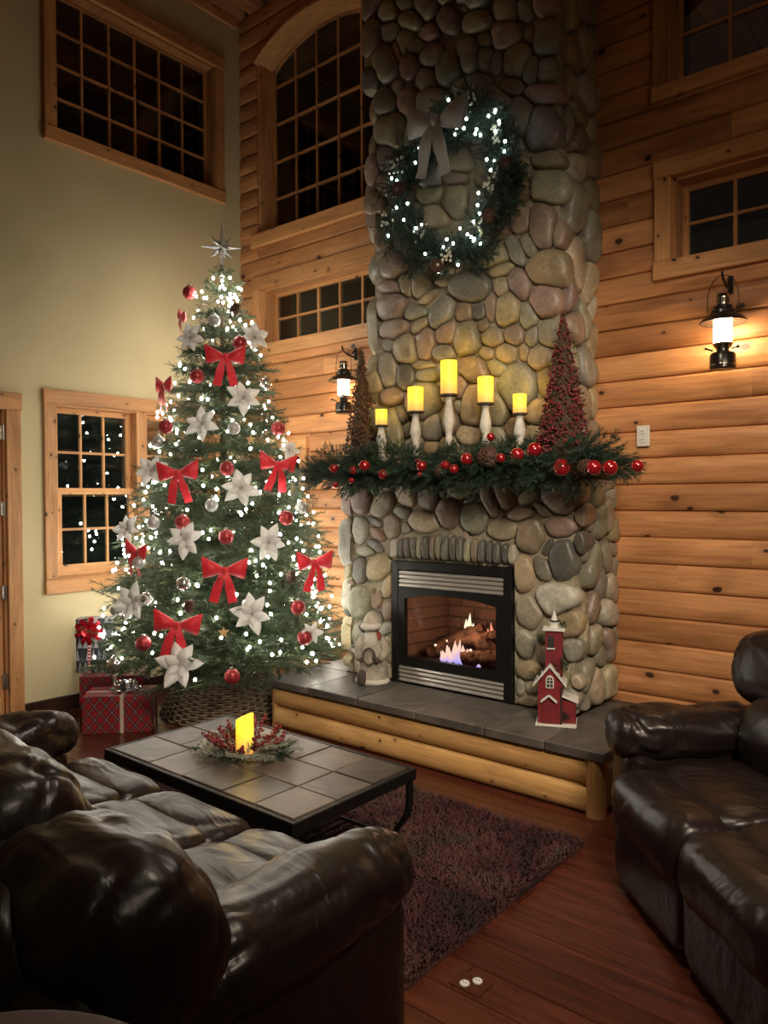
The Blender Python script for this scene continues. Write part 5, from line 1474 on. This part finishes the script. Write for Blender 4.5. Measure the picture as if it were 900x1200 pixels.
# ------------------------------------------------------------------ lanterns on iron hooks
MAT['lamp_glass'] = emis('lantern_mantle', (1.0, .74, .42), 85.0)
MAT['nickel'] = plain('nickel', (.34, .31, .27), .2, 1.0); MAT['lantern_dark'] = plain('lantern_enamel', (.05, .047, .042), .25, .7)
def lantern(label, hlabel, x, zb):
    y = YW - .175
    t = thing('lantern', label, 'lantern', (x, y, zb), 'lanterns on the log wall')
    q = MB(); q.lathe([(.056, 0), (.062, .006), (.062, .07), (.056, .082), (.03, .092), (.03, .12)], (x, y, zb), 24); obj('fuel_tank', q, MAT['lantern_dark'], t, smooth=35)
    q = MB(); q.lathe([(.063, .018), (.064, .022), (.063, .026)], (x, y, zb), 24, caps=False); obj('tank_band', q, MAT['nickel'], t, smooth=35)
    q = MB(); q.lathe([(.026, .10), (.045, .118), (.048, .128), (.044, .134)], (x, y, zb), 24); obj('collar', q, MAT['nickel'], t, smooth=35)
    q = MB(); q.lathe([(.0405, .135), (.0415, .15), (.0415, .245), (.040, .26)], (x, y, zb), 24); obj('glass_globe', q, MAT['lamp_glass'], t, smooth=35)
    q = MB()
    for k in range(8):
        a = 2 * pi * k / 8; q.tube([(x + .0455 * cos(a), y + .0455 * sin(a), zb + .13), (x + .0455 * cos(a), y + .0455 * sin(a), zb + .265)], .0016, 4)
    obj('guard_wires', q, MAT['nickel'], t)
    q = MB(); q.lathe([(.112, .236), (.114, .240), (.085, .268), (.058, .282), (.056, .296), (.044, .306), (.046, .318), (.030, .326)], (x, y, zb), 28); q.lathe([(.111, .235), (.083, .262), (.045, .268)], (x, y, zb), 28, caps=False); obj('hood', q, MAT['lantern_dark'], t, smooth=35)
    q = MB(); q.lathe([(.027, .326), (.027, .366), (.034, .370), (.030, .380), (.0, .384)], (x, y, zb), 20); obj('ventilator', q, MAT['nickel'], t, smooth=35)
    for k in range(5):
        a = 2 * pi * k / 5; q = MB(); q.box((0, 0, 0), (.003, .006, .011), Matrix.Translation((x + .027 * cos(a), y + .027 * sin(a), zb + .346)) @ Matrix.Rotation(a, 4, 'Z')); obj('vent_slot', q, MAT['lamp_glass'] if False else MAT['black'], t)
    q = MB(); bail = [(x - .075, y, zb + .285)] + [(x - .075 * cos(th), y, zb + .36 + .115 * sin(th)) for th in [pi * k / 12 for k in range(13)]] + [(x + .075, y, zb + .285)]
    q.tube(bail, .0022, 5); obj('bail', q, MAT['iron'], t)
    q = MB(); q.tube([(x + .05, y - .03, zb + .096), (x + .082, y - .05, zb + .098)], .004, 6); q.sup((x + .085, y - .052, zb + .098), (.009, .009, .009), nu=8, nv=6); q.tube([(x - .04, y - .03, zb + .094), (x - .062, y - .055, zb + .104)], .005, 6); q.sup((x - .064, y - .057, zb + .104), (.01, .01, .007), nu=8, nv=6); obj('valve_knobs', q, MAT['black'], t, smooth=40)
    hk = thing('wall_hook', hlabel, 'hook', (x, YW - .04, zb + .47), 'iron lantern hooks')
    q = MB(); q.bb(x - .012, x + .012, YW - .052, YW - .036, zb + .41, zb + .50, .003); obj('back_plate', q, MAT['iron'], hk)
    q = MB(); q.tube([(x, YW - .045, zb + .425), (x, y + .05, zb + .435), (x, y + .005, zb + .455), (x, y - .012, zb + .472), (x, y - .016, zb + .492)], .006, 6); q.tube([(x, YW - .045, zb + .488), (x, YW - .09, zb + .445)], .005, 6); obj('arm', q, MAT['iron'], hk, smooth=40)
    return t
y_ = YW - .175
pR = on(847, 433, 'y', y_); lantern('lit camp lantern hanging on the log wall over the loveseat', 'black iron hook holding the lantern over the loveseat', pR[0], pR[2])
pL = on(403, 485, 'y', y_); lantern('lit camp lantern hanging between the tree and the chimney', 'black iron hook holding the lantern by the tree', pL[0], pL[2])

# ------------------------------------------------------------------ small wall and floor fittings
po = on(754, 511, 'y', YW - .04)
t = thing('wall_outlet', 'white duplex wall outlet on the log wall above the garland end', 'outlet', (po[0], YW - .04, po[2]))
wp = plain('white_plastic', (.72, .70, .66), .4)
q = MB(); q.bb(po[0] - .036, po[0] + .036, YW - .050, YW - .034, po[2] - .058, po[2] + .058, .003); obj('cover_plate', q, wp, t)
for dz in (-.024, .024):
    q = MB(); q.box((po[0], YW - .051, po[2] + dz), (.017, .003, .015), None, .004); s_ = obj('socket', q, wp, t)
    for dx in (-.006, .006): q = MB(); q.box((po[0] + dx, YW - .0545, po[2] + dz + .003), (.0012, .0006, .005)); obj('slot', q, MAT['black'], s_)
pf = on(552, 1153, 'z', 0)
t = thing('floor_outlet', 'small floor outlet with two round white sockets near the rug', 'outlet', (pf[0], pf[1], 0))
q = MB(); q.bb(pf[0] - .055, pf[0] + .055, pf[1] - .04, pf[1] + .04, .0, .004, .001); obj('cover_plate', q, MAT['floor'], t)
for sx in (-1, 1):
    q = MB(); q.lathe([(.0155, 0), (.0155, .004), (.013, .006)], (pf[0] + sx * .012, pf[1] + sx * .017, .003), 16); s_ = obj('socket', q, wp, t)
    for dx in (-.005, .005): q = MB(); q.bb(pf[0] + sx * .012 + dx - .001, pf[0] + sx * .012 + dx + .001, pf[1] + sx * .017 - .004, pf[1] + sx * .017 + .004, .0085, .0095); obj('slot', q, MAT['black'], s_)
pc0, pc1 = on(362, 500, 'y', YW - .05), on(366, 640, 'y', YW - .05)
q = MB(); q.tube([tuple(pc0), tuple((pc0 + pc1) / 2 + np.array([.006, 0, 0])), tuple(pc1)], .0035, 6); finish(obj('lamp_cord', q, plain('pink_cord', (.55, .30, .22), .6)), 'thin pale cord hanging on the log wall beside the small window', 'cord')

# ------------------------------------------------------------------ santa figure and church on the hearth
sp0 = on(433, 801, 'z', HZ); sx, sy = sp0[0], sp0[1] + .03
sd = thing('santa_figurine', 'weathered white Santa figurine standing on the hearth at the tree side of the fire', 'figurine', (sx, sy, HZ))
robe = plain('weathered_robe', (.36, .32, .26), .8, var=.45, vscale=14, bmp=.4, bscale=40); dkr = plain('dark_trim', (.06, .045, .04), .8); skin = plain('figurine_face', (.45, .27, .19), .7); fur = plain('white_fur', (.62, .58, .52), .95, bmp=.8, bscale=120, bdist=.01); redw = plain('worn_red', (.25, .05, .035), .8, var=.3, vscale=20)
RZ = Matrix.Translation((sx, sy, HZ)) @ Matrix.Rotation(.5, 4, 'Z')
q = MB(); 
prf = [(.085, .0), (.09, .02), (.086, .08), (.076, .16), (.066, .24), (.058, .29), (.035, .32)]
q.lathe(prf, (0, 0, 0), 22, RZ @ Matrix.Diagonal((1.12, .9, 1, 1))); obj('robe', q, robe, sd, smooth=50)
q = MB(); q.lathe([(.092, .0), (.099, .012), (.092, .032)], (0, 0, 0), 22, RZ @ Matrix.Diagonal((1.12, .9, 1, 1))); obj('fur_hem', q, fur, sd, smooth=True)
q = MB(); q.sup((0, -.005, .345), (.046, .046, .052), M=RZ, nu=16, nv=12); hd = obj('head', q, skin, sd, smooth=True)
q = MB(); q.sup((0, -.055, .345), (.010, .012, .011), M=RZ, nu=8, nv=6); obj('nose', q, skin, hd, smooth=True)
q = MB()
for s_ in (-1, 1): q.sup((s_ * .016, -.047, .357), (.005, .004, .005), M=RZ, nu=6, nv=5)
obj('eyes', q, dkr, hd)
q = MB(); q.sup((0, -.045, .285), (.042, .03, .065), (1, 1), RZ, 14, 10, .006, 60); obj('beard', q, fur, sd, smooth=True)
q = MB(); q.lathe([(.058, .355), (.062, .37), (.056, .40), (.036, .435), (.012, .45)], (0, .006, 0), 18, RZ); obj('hood', q, robe, sd, smooth=50)
q = MB(); q.lathe([(.056, .352), (.066, .362), (.066, .374), (.056, .384)], (0, .004, 0), 18, RZ @ Matrix.Rotation(.12, 4, 'X')); obj('hood_fur', q, fur, sd, smooth=True)
for s_ in (-1, 1):
    q = MB(); q.tube([tuple(RZ @ Vector(p)) for p in ((s_ * .055, .0, .285), (s_ * .095, -.03, .21), (s_ * .06, -.085, .165))], [.028, .03, .024], 10); obj('sleeve', q, robe, sd, smooth=True)
    q = MB(); q.sup((s_ * .05, -.094, .160), (.017, .016, .018), M=RZ, nu=10, nv=8); obj('mitten', q, dkr, sd, smooth=True)
q = MB(); n = 20; q.tube([tuple(RZ @ Vector((.0 + .038 * cos(2 * pi * k / n), -.105, .185 + .05 * sin(2 * pi * k / n)))) for k in range(n + 1)], .007, 6, False); obj('wreath_ring', q, dkr, sd, smooth=True)
q = MB(); q.sup((.045, -.03, .30), (.02, .02, .03), M=RZ, nu=8, nv=6); obj('scarf', q, redw, sd, smooth=True)
q = MB(); q.sup((-.05, -.09, .05), (.03, .028, .05), (.8, .8), RZ, 12, 8, .006, 50); obj('toy_sack', q, dkr, sd, smooth=True)
q = MB(); q.tube([tuple(RZ @ Vector(p)) for p in ((-.11, -.05, .0), (-.112, -.045, .24))], .005, 6); obj('staff', q, MAT['bark'], sd)
q = MB(); q.sup((-.06, .04, .34), (.035, .03, .03), M=RZ, nu=10, nv=8, wob=.01, wf=40); obj('pack', q, dkr, sd, smooth=True)

cp = on(650, 848, 'z', HZ)
ang = radians(24)
CM = Matrix.Translation((cp[0] + .0, cp[1] + .02, HZ)) @ Matrix.Rotation(ang, 4, 'Z') @ Matrix.Diagonal((.97, .97, .885, 1))
ch = thing('church_ornament', 'red wooden church with a white steeple standing on the hearth', 'church model', (cp[0], cp[1] + .02, HZ))
cred = plain('church_red', (.17, .010, .016), .6, var=.25, vscale=25, bmp=.1); snow = plain('snow_white', (.62, .60, .56), .8, var=.12, vscale=30); dk = plain('church_dark', (.02, .018, .018), .6)
def cb_(nm, c, h, mt, b=.002, par=None):
    q = MB(); q.box(c, h, CM, b); return obj(nm, q, mt, par or ch)
cb_('base', (.0, .0, .006), (.105, .085, .006), snow)
cb_('nave', (-.03, 0, .13), (.062, .065, .118), cred)
# gabled top of the nave
q = MB(); PFN = lambda a, b, d: tuple(CM @ Vector((a, d, b)))
q.prism([(-.092, .248), (.032, .248), (-.03, .335)], -.065, .065, PFN); obj('gable', q, cred, ch)
for s_ in (-1, 1):
    q = MB(); q.prism([(-.03, .340), (-.03, .354), (-.03 + s_ * .085, .240), (-.03 + s_ * .085, .226)][::s_], -.078, .072, PFN); obj('roof_slope', q, snow, ch)
    for k in range(3):
        for j in range(2):
            u = .25 + .25 * j; a_ = -.03 + s_ * .085 * (u + .12); b_ = .354 - .114 * (u + .12)
            q = MB(); q.box((a_, -.035 + .04 * k, b_ + .002), (.009, .014, .002), CM @ Matrix.Translation((0, 0, 0))); obj('shingle', q, dk, ch)
cb_('tower', (-.012, .022, .40), (.044, .044, .14), cred)
cb_('tower_cap', (-.012, .022, .545), (.058, .058, .006), snow)
cb_('bell_opening', (-.028, -.022, .475), (.016, .004, .036), dk); cb_('opening_sill', (-.028, -.026, .436), (.022, .006, .004), snow)
q = MB(); q.lathe([(.024, .55), (.024, .578), (.028, .58), (.020, .585), (.018, .60), (.0, .655)], (-.012, .022, 0), 8, CM); obj('steeple', q, snow, ch)
q = MB(); q.lathe([(.0255, .588), (.0265, .592), (.0255, .596)], (-.012, .022, 0), 8, CM); obj('steeple_band', q, dk, ch)
cb_('side_wing', (.065, .01, .075), (.036, .05, .068), cred)
q = MB(); q.box((0, 0, 0), (.048, .06, .005), CM @ Matrix.Translation((.068, .008, .155)) @ Matrix.Rotation(.38, 4, 'Y'), .002); obj('wing_roof', q, snow, ch)
q = MB(); wn = [(-.045, .225), (-.015, .225), (-.015, .262)] + [(-.03 + .015 * cos(a), .262 + .022 * sin(a)) for a in [pi * k / 8 for k in range(1, 8)]] + [(-.045, .262)]
q.prism([(-.03 + (a + .03) * 1.35, .25 + (b - .25) * 1.25) for a, b in wn], -.071, -.066, PFN); wf_ = obj('window_frame', q, snow, ch)
q = MB(); q.prism(wn, -.073, -.070, PFN); obj('window_pane', q, dk, wf_)
q = MB()
q.box((-.03, -.0735, .25), (.0016, .001, .034), CM); q.box((-.03, -.0735, .245), (.014, .001, .0016), CM); q.box((-.03, -.0735, .265), (.014, .001, .0016), CM); obj('glazing_bars', q, snow, wf_)
cb_('door', (-.035, -.067, .072), (.036, .004, .058), cred)
for s_ in (-1, 1):
    q = MB(); q.box((0, 0, 0), (.028, .010, .0045), CM @ Matrix.Translation((-.035 + s_ * .021, -.074, .158)) @ Matrix.Rotation(s_ * .75, 4, 'Y'), .001); obj('porch_roof', q, snow, ch)
cb_('door_seam', (-.035, -.0715, .072), (.001, .0006, .056), dk); cb_('corner_board', (.026, -.066, .12), (.004, .003, .108), dk)
frost = needle_mat('frosted_sprig', (.16, .17, .13))
for (c_, s_) in (((.045, .0, .35), .3), ((.075, -.05, .05), .25), ((-.075, -.04, .47), .22), ((.02, .05, .57), .2), ((-.1, -.03, .26), .2)):
    p = CM @ Vector(c_)
    for k in range(3): inst('frosted_sprig', GA[k], ch, basis(p, Vector((random.uniform(-1, 1), -.6, random.uniform(-.2, 1))), Vector((0, -1, .3)), s_)).data = GA[k]
# ------------------------------------------------------------------ rug
rx0, rx1, ry0, ry1 = -3.75, -1.39, 1.15, 2.96
rug = thing('shag_rug', 'shaggy burgundy and brown rug under the coffee table', 'rug', ((rx0 + rx1) / 2, (ry0 + ry1) / 2, 0))
rm, nt, bs = new_mat('shag_pile')
n1 = nd(nt, 'TexNoise', 0, None, Vector=coords(nt), Scale=2.6, Detail=3.0, Distortion=1.0); n2 = nd(nt, 'TexNoise', 0, None, Vector=coords(nt), Scale=60.0)
c_ = ramp(nt, n1, [(.34, (.018, .006, .006)), (.46, (.050, .008, .012)), (.58, (.075, .026, .022)), (.68, (.028, .020, .012)), (.78, (.045, .008, .011))])
setin(bs, 'Base Color', mix(nt, .5, c_, mix(nt, 1.0, c_, ramp(nt, n2, [(.3, (.4, .4, .4)), (.7, (1.8, 1.8, 1.8))]), 'MULTIPLY'))); setin(bs, 'Roughness', .8)
q = MB(); q.bb(rx0, rx1, ry0, ry1, .001, .012); obj('backing', q, rm, rug)
rg = np.random.default_rng(5); N = 60000
# denser where the camera sees the rug
px = rx0 + (rx1 - rx0) * rg.random(N); py = ry0 + (ry1 - ry0) * rg.random(N)
ln = .030 + .022 * rg.random(N); a = rg.random(N) * 2 * pi; lean = .25 + .6 * rg.random(N)
B = np.stack([px, py, np.full(N, .010)], 1); D = np.stack([np.cos(a) * lean, np.sin(a) * lean, np.full(N, 1.0)], 1); D /= np.linalg.norm(D, axis=1)[:, None]
S_ = np.stack([-np.sin(a), np.cos(a), np.zeros(N)], 1) * .0028
mid = B + D * ln[:, None] * .55; tip = mid + (D + np.stack([np.cos(a), np.sin(a), -np.full(N, .3)], 1) * .8) * ln[:, None] * .5
V = np.stack([B - S_, B + S_, mid + S_, mid - S_, tip], 1).reshape(-1, 3); F = []
i5 = np.arange(N) * 5
Fq = np.stack([i5, i5 + 1, i5 + 2, i5 + 3], 1).tolist() + np.stack([i5 + 3, i5 + 2, i5 + 4], 1).tolist()
me = bpy.data.meshes.new('pile'); me.from_pydata(V.tolist(), [], Fq); me.materials.append(rm)
o = bpy.data.objects.new('pile', me); COL.objects.link(o); o.parent = rug; o.location = -Vector(rug.location); o['kind'] = 'stuff'

# ------------------------------------------------------------------ coffee table
tx0, tx1, ty0, ty1, tz = -2.915, -1.765, 1.645, 2.295, .435
tb = thing('coffee_table', 'low coffee table with slate tile top and black iron frame', 'table', ((tx0 + tx1) / 2, (ty0 + ty1) / 2, 0))
zf = .012                                  # feet stand in the rug
for (x0, x1, y0, y1) in ((tx0, tx1, ty0, ty0 + .022), (tx0, tx1, ty1 - .022, ty1), (tx0, tx0 + .022, ty0 + .022, ty1 - .022), (tx1 - .022, tx1, ty0 + .022, ty1 - .022)):
    q = MB(); q.bb(x0, x1, y0, y1, tz - .045, tz, .003); obj('rim', q, MAT['iron'], tb)
q = MB(); q.bb(tx0 + .02, tx1 - .02, ty0 + .02, ty1 - .02, tz - .03, tz - .014); obj('tile_bed', q, MAT['black'], tb)
rng = random.Random(12)
iw = tx1 - tx0 - .048; rowsY = [ty0 + .024, ty0 + .024 + .205, ty0 + .024 + .205 + .19, ty1 - .024]
pat = [[.24, .20, .22, .16, .18], [.17, .22, .18, .25, .18], [.22, .17, .24, .19, .18]]
tints = [tuple(.52 * q for q in w) for w in [(1.25, 1.12, 1.0), (.62, .60, .58), (1.0, .92, .85), (1.1, .95, .82), (.52, .51, .50), (.85, .85, .85), (1.3, 1.18, 1.05), (.7, .66, .62)]]
for r in range(3):
    x = tx0 + .024
    for wd in pat[r]:
        w = wd * iw / sum(pat[r]); q = MB(); g = .0025
        q.bb(x + g, x + w - g, rowsY[r] + g, rowsY[r + 1] - g, tz - .016, tz + rng.uniform(.0005, .003), .003); o = obj('slate_tile', q, MAT['tile'], tb); j = rng.choice(tints); o.color = (*j, 1); x += w
for sx in (0, 1):
    for sy in (0, 1):
        X = tx1 - .02 if sx else tx0 + .02; Y = ty1 - .02 if sy else ty0 + .02; dx = -1 if sx else 1
        path = [(X, Y, tz - .03), (X, Y, .31), (X + dx * .012, Y, .25), (X + dx * .06, Y, .19), (X + dx * .085, Y, .14), (X + dx * .075, Y, .09), (X + dx * .07, Y, .04), (X + dx * .07, Y, zf)]
        q = MB(); q.tube(path, [.015, .015, .014, .0125, .0125, .0135, .015, .016], 10); obj('leg', q, MAT['iron'], tb, smooth=50)
        q = MB(); q.tube([(X + dx * .01, Y, tz - .05), (X + dx * .05, Y, tz - .06), (X + dx * .09, Y, tz - .045)], .006, 6); obj('scroll_brace', q, MAT['iron'], tb, smooth=50)
zs_ = .145
for Y in (ty0 + .02, ty1 - .02):
    q = MB(); q.tube([(tx0 + .105, Y, zs_), (tx1 - .105, Y, zs_)], .008, 8); obj('shelf_rail', q, MAT['iron'], tb, smooth=40)
for k in range(22):
    X = tx0 + .13 + (tx1 - tx0 - .26) * k / 21; q = MB(); q.tube([(X, ty0 + .02, zs_), (X, ty1 - .02, zs_)], .0055, 6); obj('shelf_bar', q, MAT['iron'], tb, smooth=40)

# centrepiece
cc = on(287, 882, 'z', tz + .005); cx_, cy_ = cc[0], cc[1]
cr_ = thing('berry_candle_ring', 'candle ring of red berries and frosted greenery on the coffee table', 'centrepiece', (cx_, cy_, tz)); rng = random.Random(9)
FR = [data('frosted_sprig', sprig(.13, .018, 90 + i, 4, .5, .006, 4, .0026, .1, .1, .0018), needle_mat('frost_needles', (.36, .38, .31))) for i in range(2)]
FD = [data('green_sprig', sprig(.13, .020, 95 + i, 4, .5, .007, 4, .0026, .1, .1, .0018), MAT['needle_g']) for i in range(2)]
for k in range(34):
    a_ = 2 * pi * k / 34 + rng.uniform(-.1, .1); rr = .085 + rng.uniform(-.015, .02); d = Vector((cos(a_ + rng.uniform(-.8, .8)), sin(a_ + rng.uniform(-.8, .8)), rng.uniform(.0, .55)))
    inst('frosted_sprig' if k % 3 else 'green_sprig', rng.choice(FR if k % 3 else FD), cr_, basis((cx_ + rr * cos(a_), cy_ + rr * sin(a_), tz + .016), d, (0, 0, 1), rng.uniform(.65, 1.0)))
q = MB(); q.tube([(cx_ + .085 * cos(2 * pi * k / 24), cy_ + .085 * sin(2 * pi * k / 24), tz + .014) for k in range(25)], .009, 6, False); obj('ring', q, MAT['bark'], cr_)
dred = plain('dark_red_berry', (.17, .012, .022), .28, coat=.3)
for k in range(17):
    a_ = 2 * pi * k / 17 + rng.uniform(-.1, .1); q = MB(); d = Vector((cos(a_) * .6, sin(a_) * .6, rng.uniform(.4, 1.1))).normalized(); p0 = Vector((cx_ + .09 * cos(a_), cy_ + .09 * sin(a_), tz + .02)); L = rng.uniform(.07, .12)
    q.tube([p0, p0 + d * L], .0012, 4)
    for j in range(15): q.sup(tuple(p0 + d * L * (.25 + .75 * j / 14) + Vector((rng.uniform(-.012, .012), rng.uniform(-.012, .012), rng.uniform(-.008, .008)))), (.0062,) * 3, nu=6, nv=4)
    obj('berry_spray', q, dred, cr_, smooth=True)
tc = thing('pillar_candle', 'glowing yellow pillar candle inside the berry ring on the coffee table', 'candle', (cx_, cy_, tz + .002))
q = MB(); n = 24; prf = [(.036, .0), (.0365, .1), (.036, .148), (.033, .152), (.028, .146), (0, .138)]
q.lathe(prf, (cx_, cy_, tz + .002), n)
q.v = [(x, y, z + (.016 * ((x - cx_) * .8 + (y - cy_) * .5) / .036 if z > tz + .12 else 0)) for x, y, z in q.v]
obj('wax_body', q, MAT['wax'], tc, smooth=40)
q = MB(); q.tube([(cx_, cy_, tz + .138), (cx_ + .001, cy_, tz + .16)], .0015, 5); obj('wick', q, MAT['black'], tc)
ld = bpy.data.lights.new('table_candle_glow', 'POINT'); ld.energy = .5; ld.color = (1.0, .58, .10); ld.shadow_soft_size = .03
lo = bpy.data.objects.new('table_candle_glow', ld); COL.objects.link(lo); lo.location = (cx_, cy_, tz + .22)

# ------------------------------------------------------------------ leather seating
def sofa(name, label, loc, ang, ns, sw, D, hb, pads, aw, seed):
    """x along the seat, y towards the front; local origin at the middle of the back; pads = (centre x, width)"""
    t = thing(name, label, 'sofa', loc); M_ = Matrix.Translation(loc) @ Matrix.Rotation(ang, 4, 'Z'); L = MAT['leather']
    W = ns * sw
    def P(nm, c, h, e, wob=.010, wf=5.0, nu=48, nv=26, k=0, fn=None, rot=None, par=None, axis=None, wr=0.0):
        q = MB(); Mx = M_ @ Matrix.Translation(c)
        if rot: Mx = Mx @ Matrix.Rotation(rot, 4, 'X')
        if axis == 'x':        # poles on the ends instead of the top
            Mx = Mx @ Matrix.Rotation(pi / 2, 4, 'Y'); h = (h[2], h[1], h[0])
        if axis == 'y':
            Mx = Mx @ Matrix.Rotation(-pi / 2, 4, 'X'); h = (h[0], h[2], h[1])
        q.sup((0, 0, 0), h, e, Mx, nu, nv, wob, wf, seed * 3.7 + k * 1.9, fn, wr); return obj(nm, q, L, par or t, smooth=True)
    P('base', (0, D * .47, .19), (W / 2 + .02, D * .40, .165), (.22, .18), .004)
    P('back_shell', (0, .10, .44), (W / 2 + aw - .03, .115, .40), (.3, .2), .006)
    for i in range(ns):
        x = -W / 2 + sw * (i + .5)
        P('seat_cushion', (x, D - .42, .375), (sw / 2 + .004, .29, .105), (.32, .5), .010, 6, 60, 40, k=i, axis='x', wr=.006)
        P('footrest_pad', (x, D - .10, .335), (sw / 2 + .002, .135, .125), (.32, .7), .010, 6, 60, 40, k=i + 5, axis='x', wr=.006)
        P('front_panel', (x, D - .045, .16), (sw / 2 - .002, .05, .13), (.35, .25), .006, 6, k=i + 9)
        P('lumbar_pad', (x, .33, .56), (sw / 2 + .004, .135, .17), (.42, .8), .014, 6, k=i + 13, rot=.12, axis='x')
    for i, (x, w, dz) in enumerate(pads):
        P('head_pad', (x, .20, hb + dz - .175), (w / 2 + .012, .165, .175), (.55, .85), .018, 6, 72, 48, k=i + 17, rot=.15, axis='x', wr=.012)
        P('back_roll', (x, .10, hb + dz - .36), (w / 2 + .004, .135, .22), (.45, .8), .014, 6, k=i + 27, axis='x')
    for sg in (-1, 1):
        xa = sg * (W / 2 + aw / 2 - .005)
        P('arm_panel', (xa, D * .50, .28), (aw / 2 - .02, D * .42, .25), (.28, .3), .006, 4, k=21)
        P('arm_pad', (xa, D * .58, .535), (aw / 2 + .012, D * .385, .108), (.5, .8), .016, 8, 72, 60, k=22 + sg, axis='y', wr=.012)
    for sx in (-1, 1):
        for yy in (.12, D - .16):
            q = MB(); q.lathe([(.025, 0), (.03, .035)], (0, 0, 0), 10, M_ @ Matrix.Translation((sx * (W / 2 - .05), yy, 0))); obj('foot', q, MAT['black'], t)
    return t
sofa('reclining_sofa', 'dark brown leather reclining sofa with its back to the viewer by the coffee table', (-2.11, .50, 0), 0, 3, .495, 1.07, .945, [(.86, .42, -.055), (.37, .54, 0), (-.19, .54, 0), (-.72, .5, 0)], .24, 1)
sofa('reclining_loveseat', 'dark brown leather loveseat angled beside the hearth against the log wall', (-.14, 3.02, 0), radians(135), 2, .53, .92, .955, [(.50, .54, 0), (0, .5, 0), (-.5, .5, 0)], .26, 2)

# ------------------------------------------------------------------ round table behind the sofa
rt = thing('pedestal_table', 'round reddish wooden pedestal table behind the sofa', 'table', (-.69, .21, 0))
tw = pine('pedestal_wood', 'x', (.05, .015, .008), (.09, .03, .015), kth=.004, rough=.65)
q = MB(); q.lathe([(.0, .872), (.235, .872), (.248, .878), (.25, .886), (.248, .896), (.238, .90), (0, .90)], (-.69, .21, 0), 48, caps=False); obj('table_top', q, tw, rt, smooth=40)
q = MB(); q.lathe([(.03, .03), (.045, .12), (.028, .3), (.036, .55), (.026, .75), (.05, .872)], (-.69, .21, 0), 18); obj('column', q, tw, rt, smooth=50)
for k in range(3):
    a_ = 2 * pi * k / 3 + .4; q = MB(); q.tube([(-.69, .21, .12), (-.69 + .10 * cos(a_), .21 + .10 * sin(a_), .09), (-.69 + .20 * cos(a_), .21 + .20 * sin(a_), .018)], [.022, .02, .016], 8); obj('foot', q, tw, rt, smooth=50)
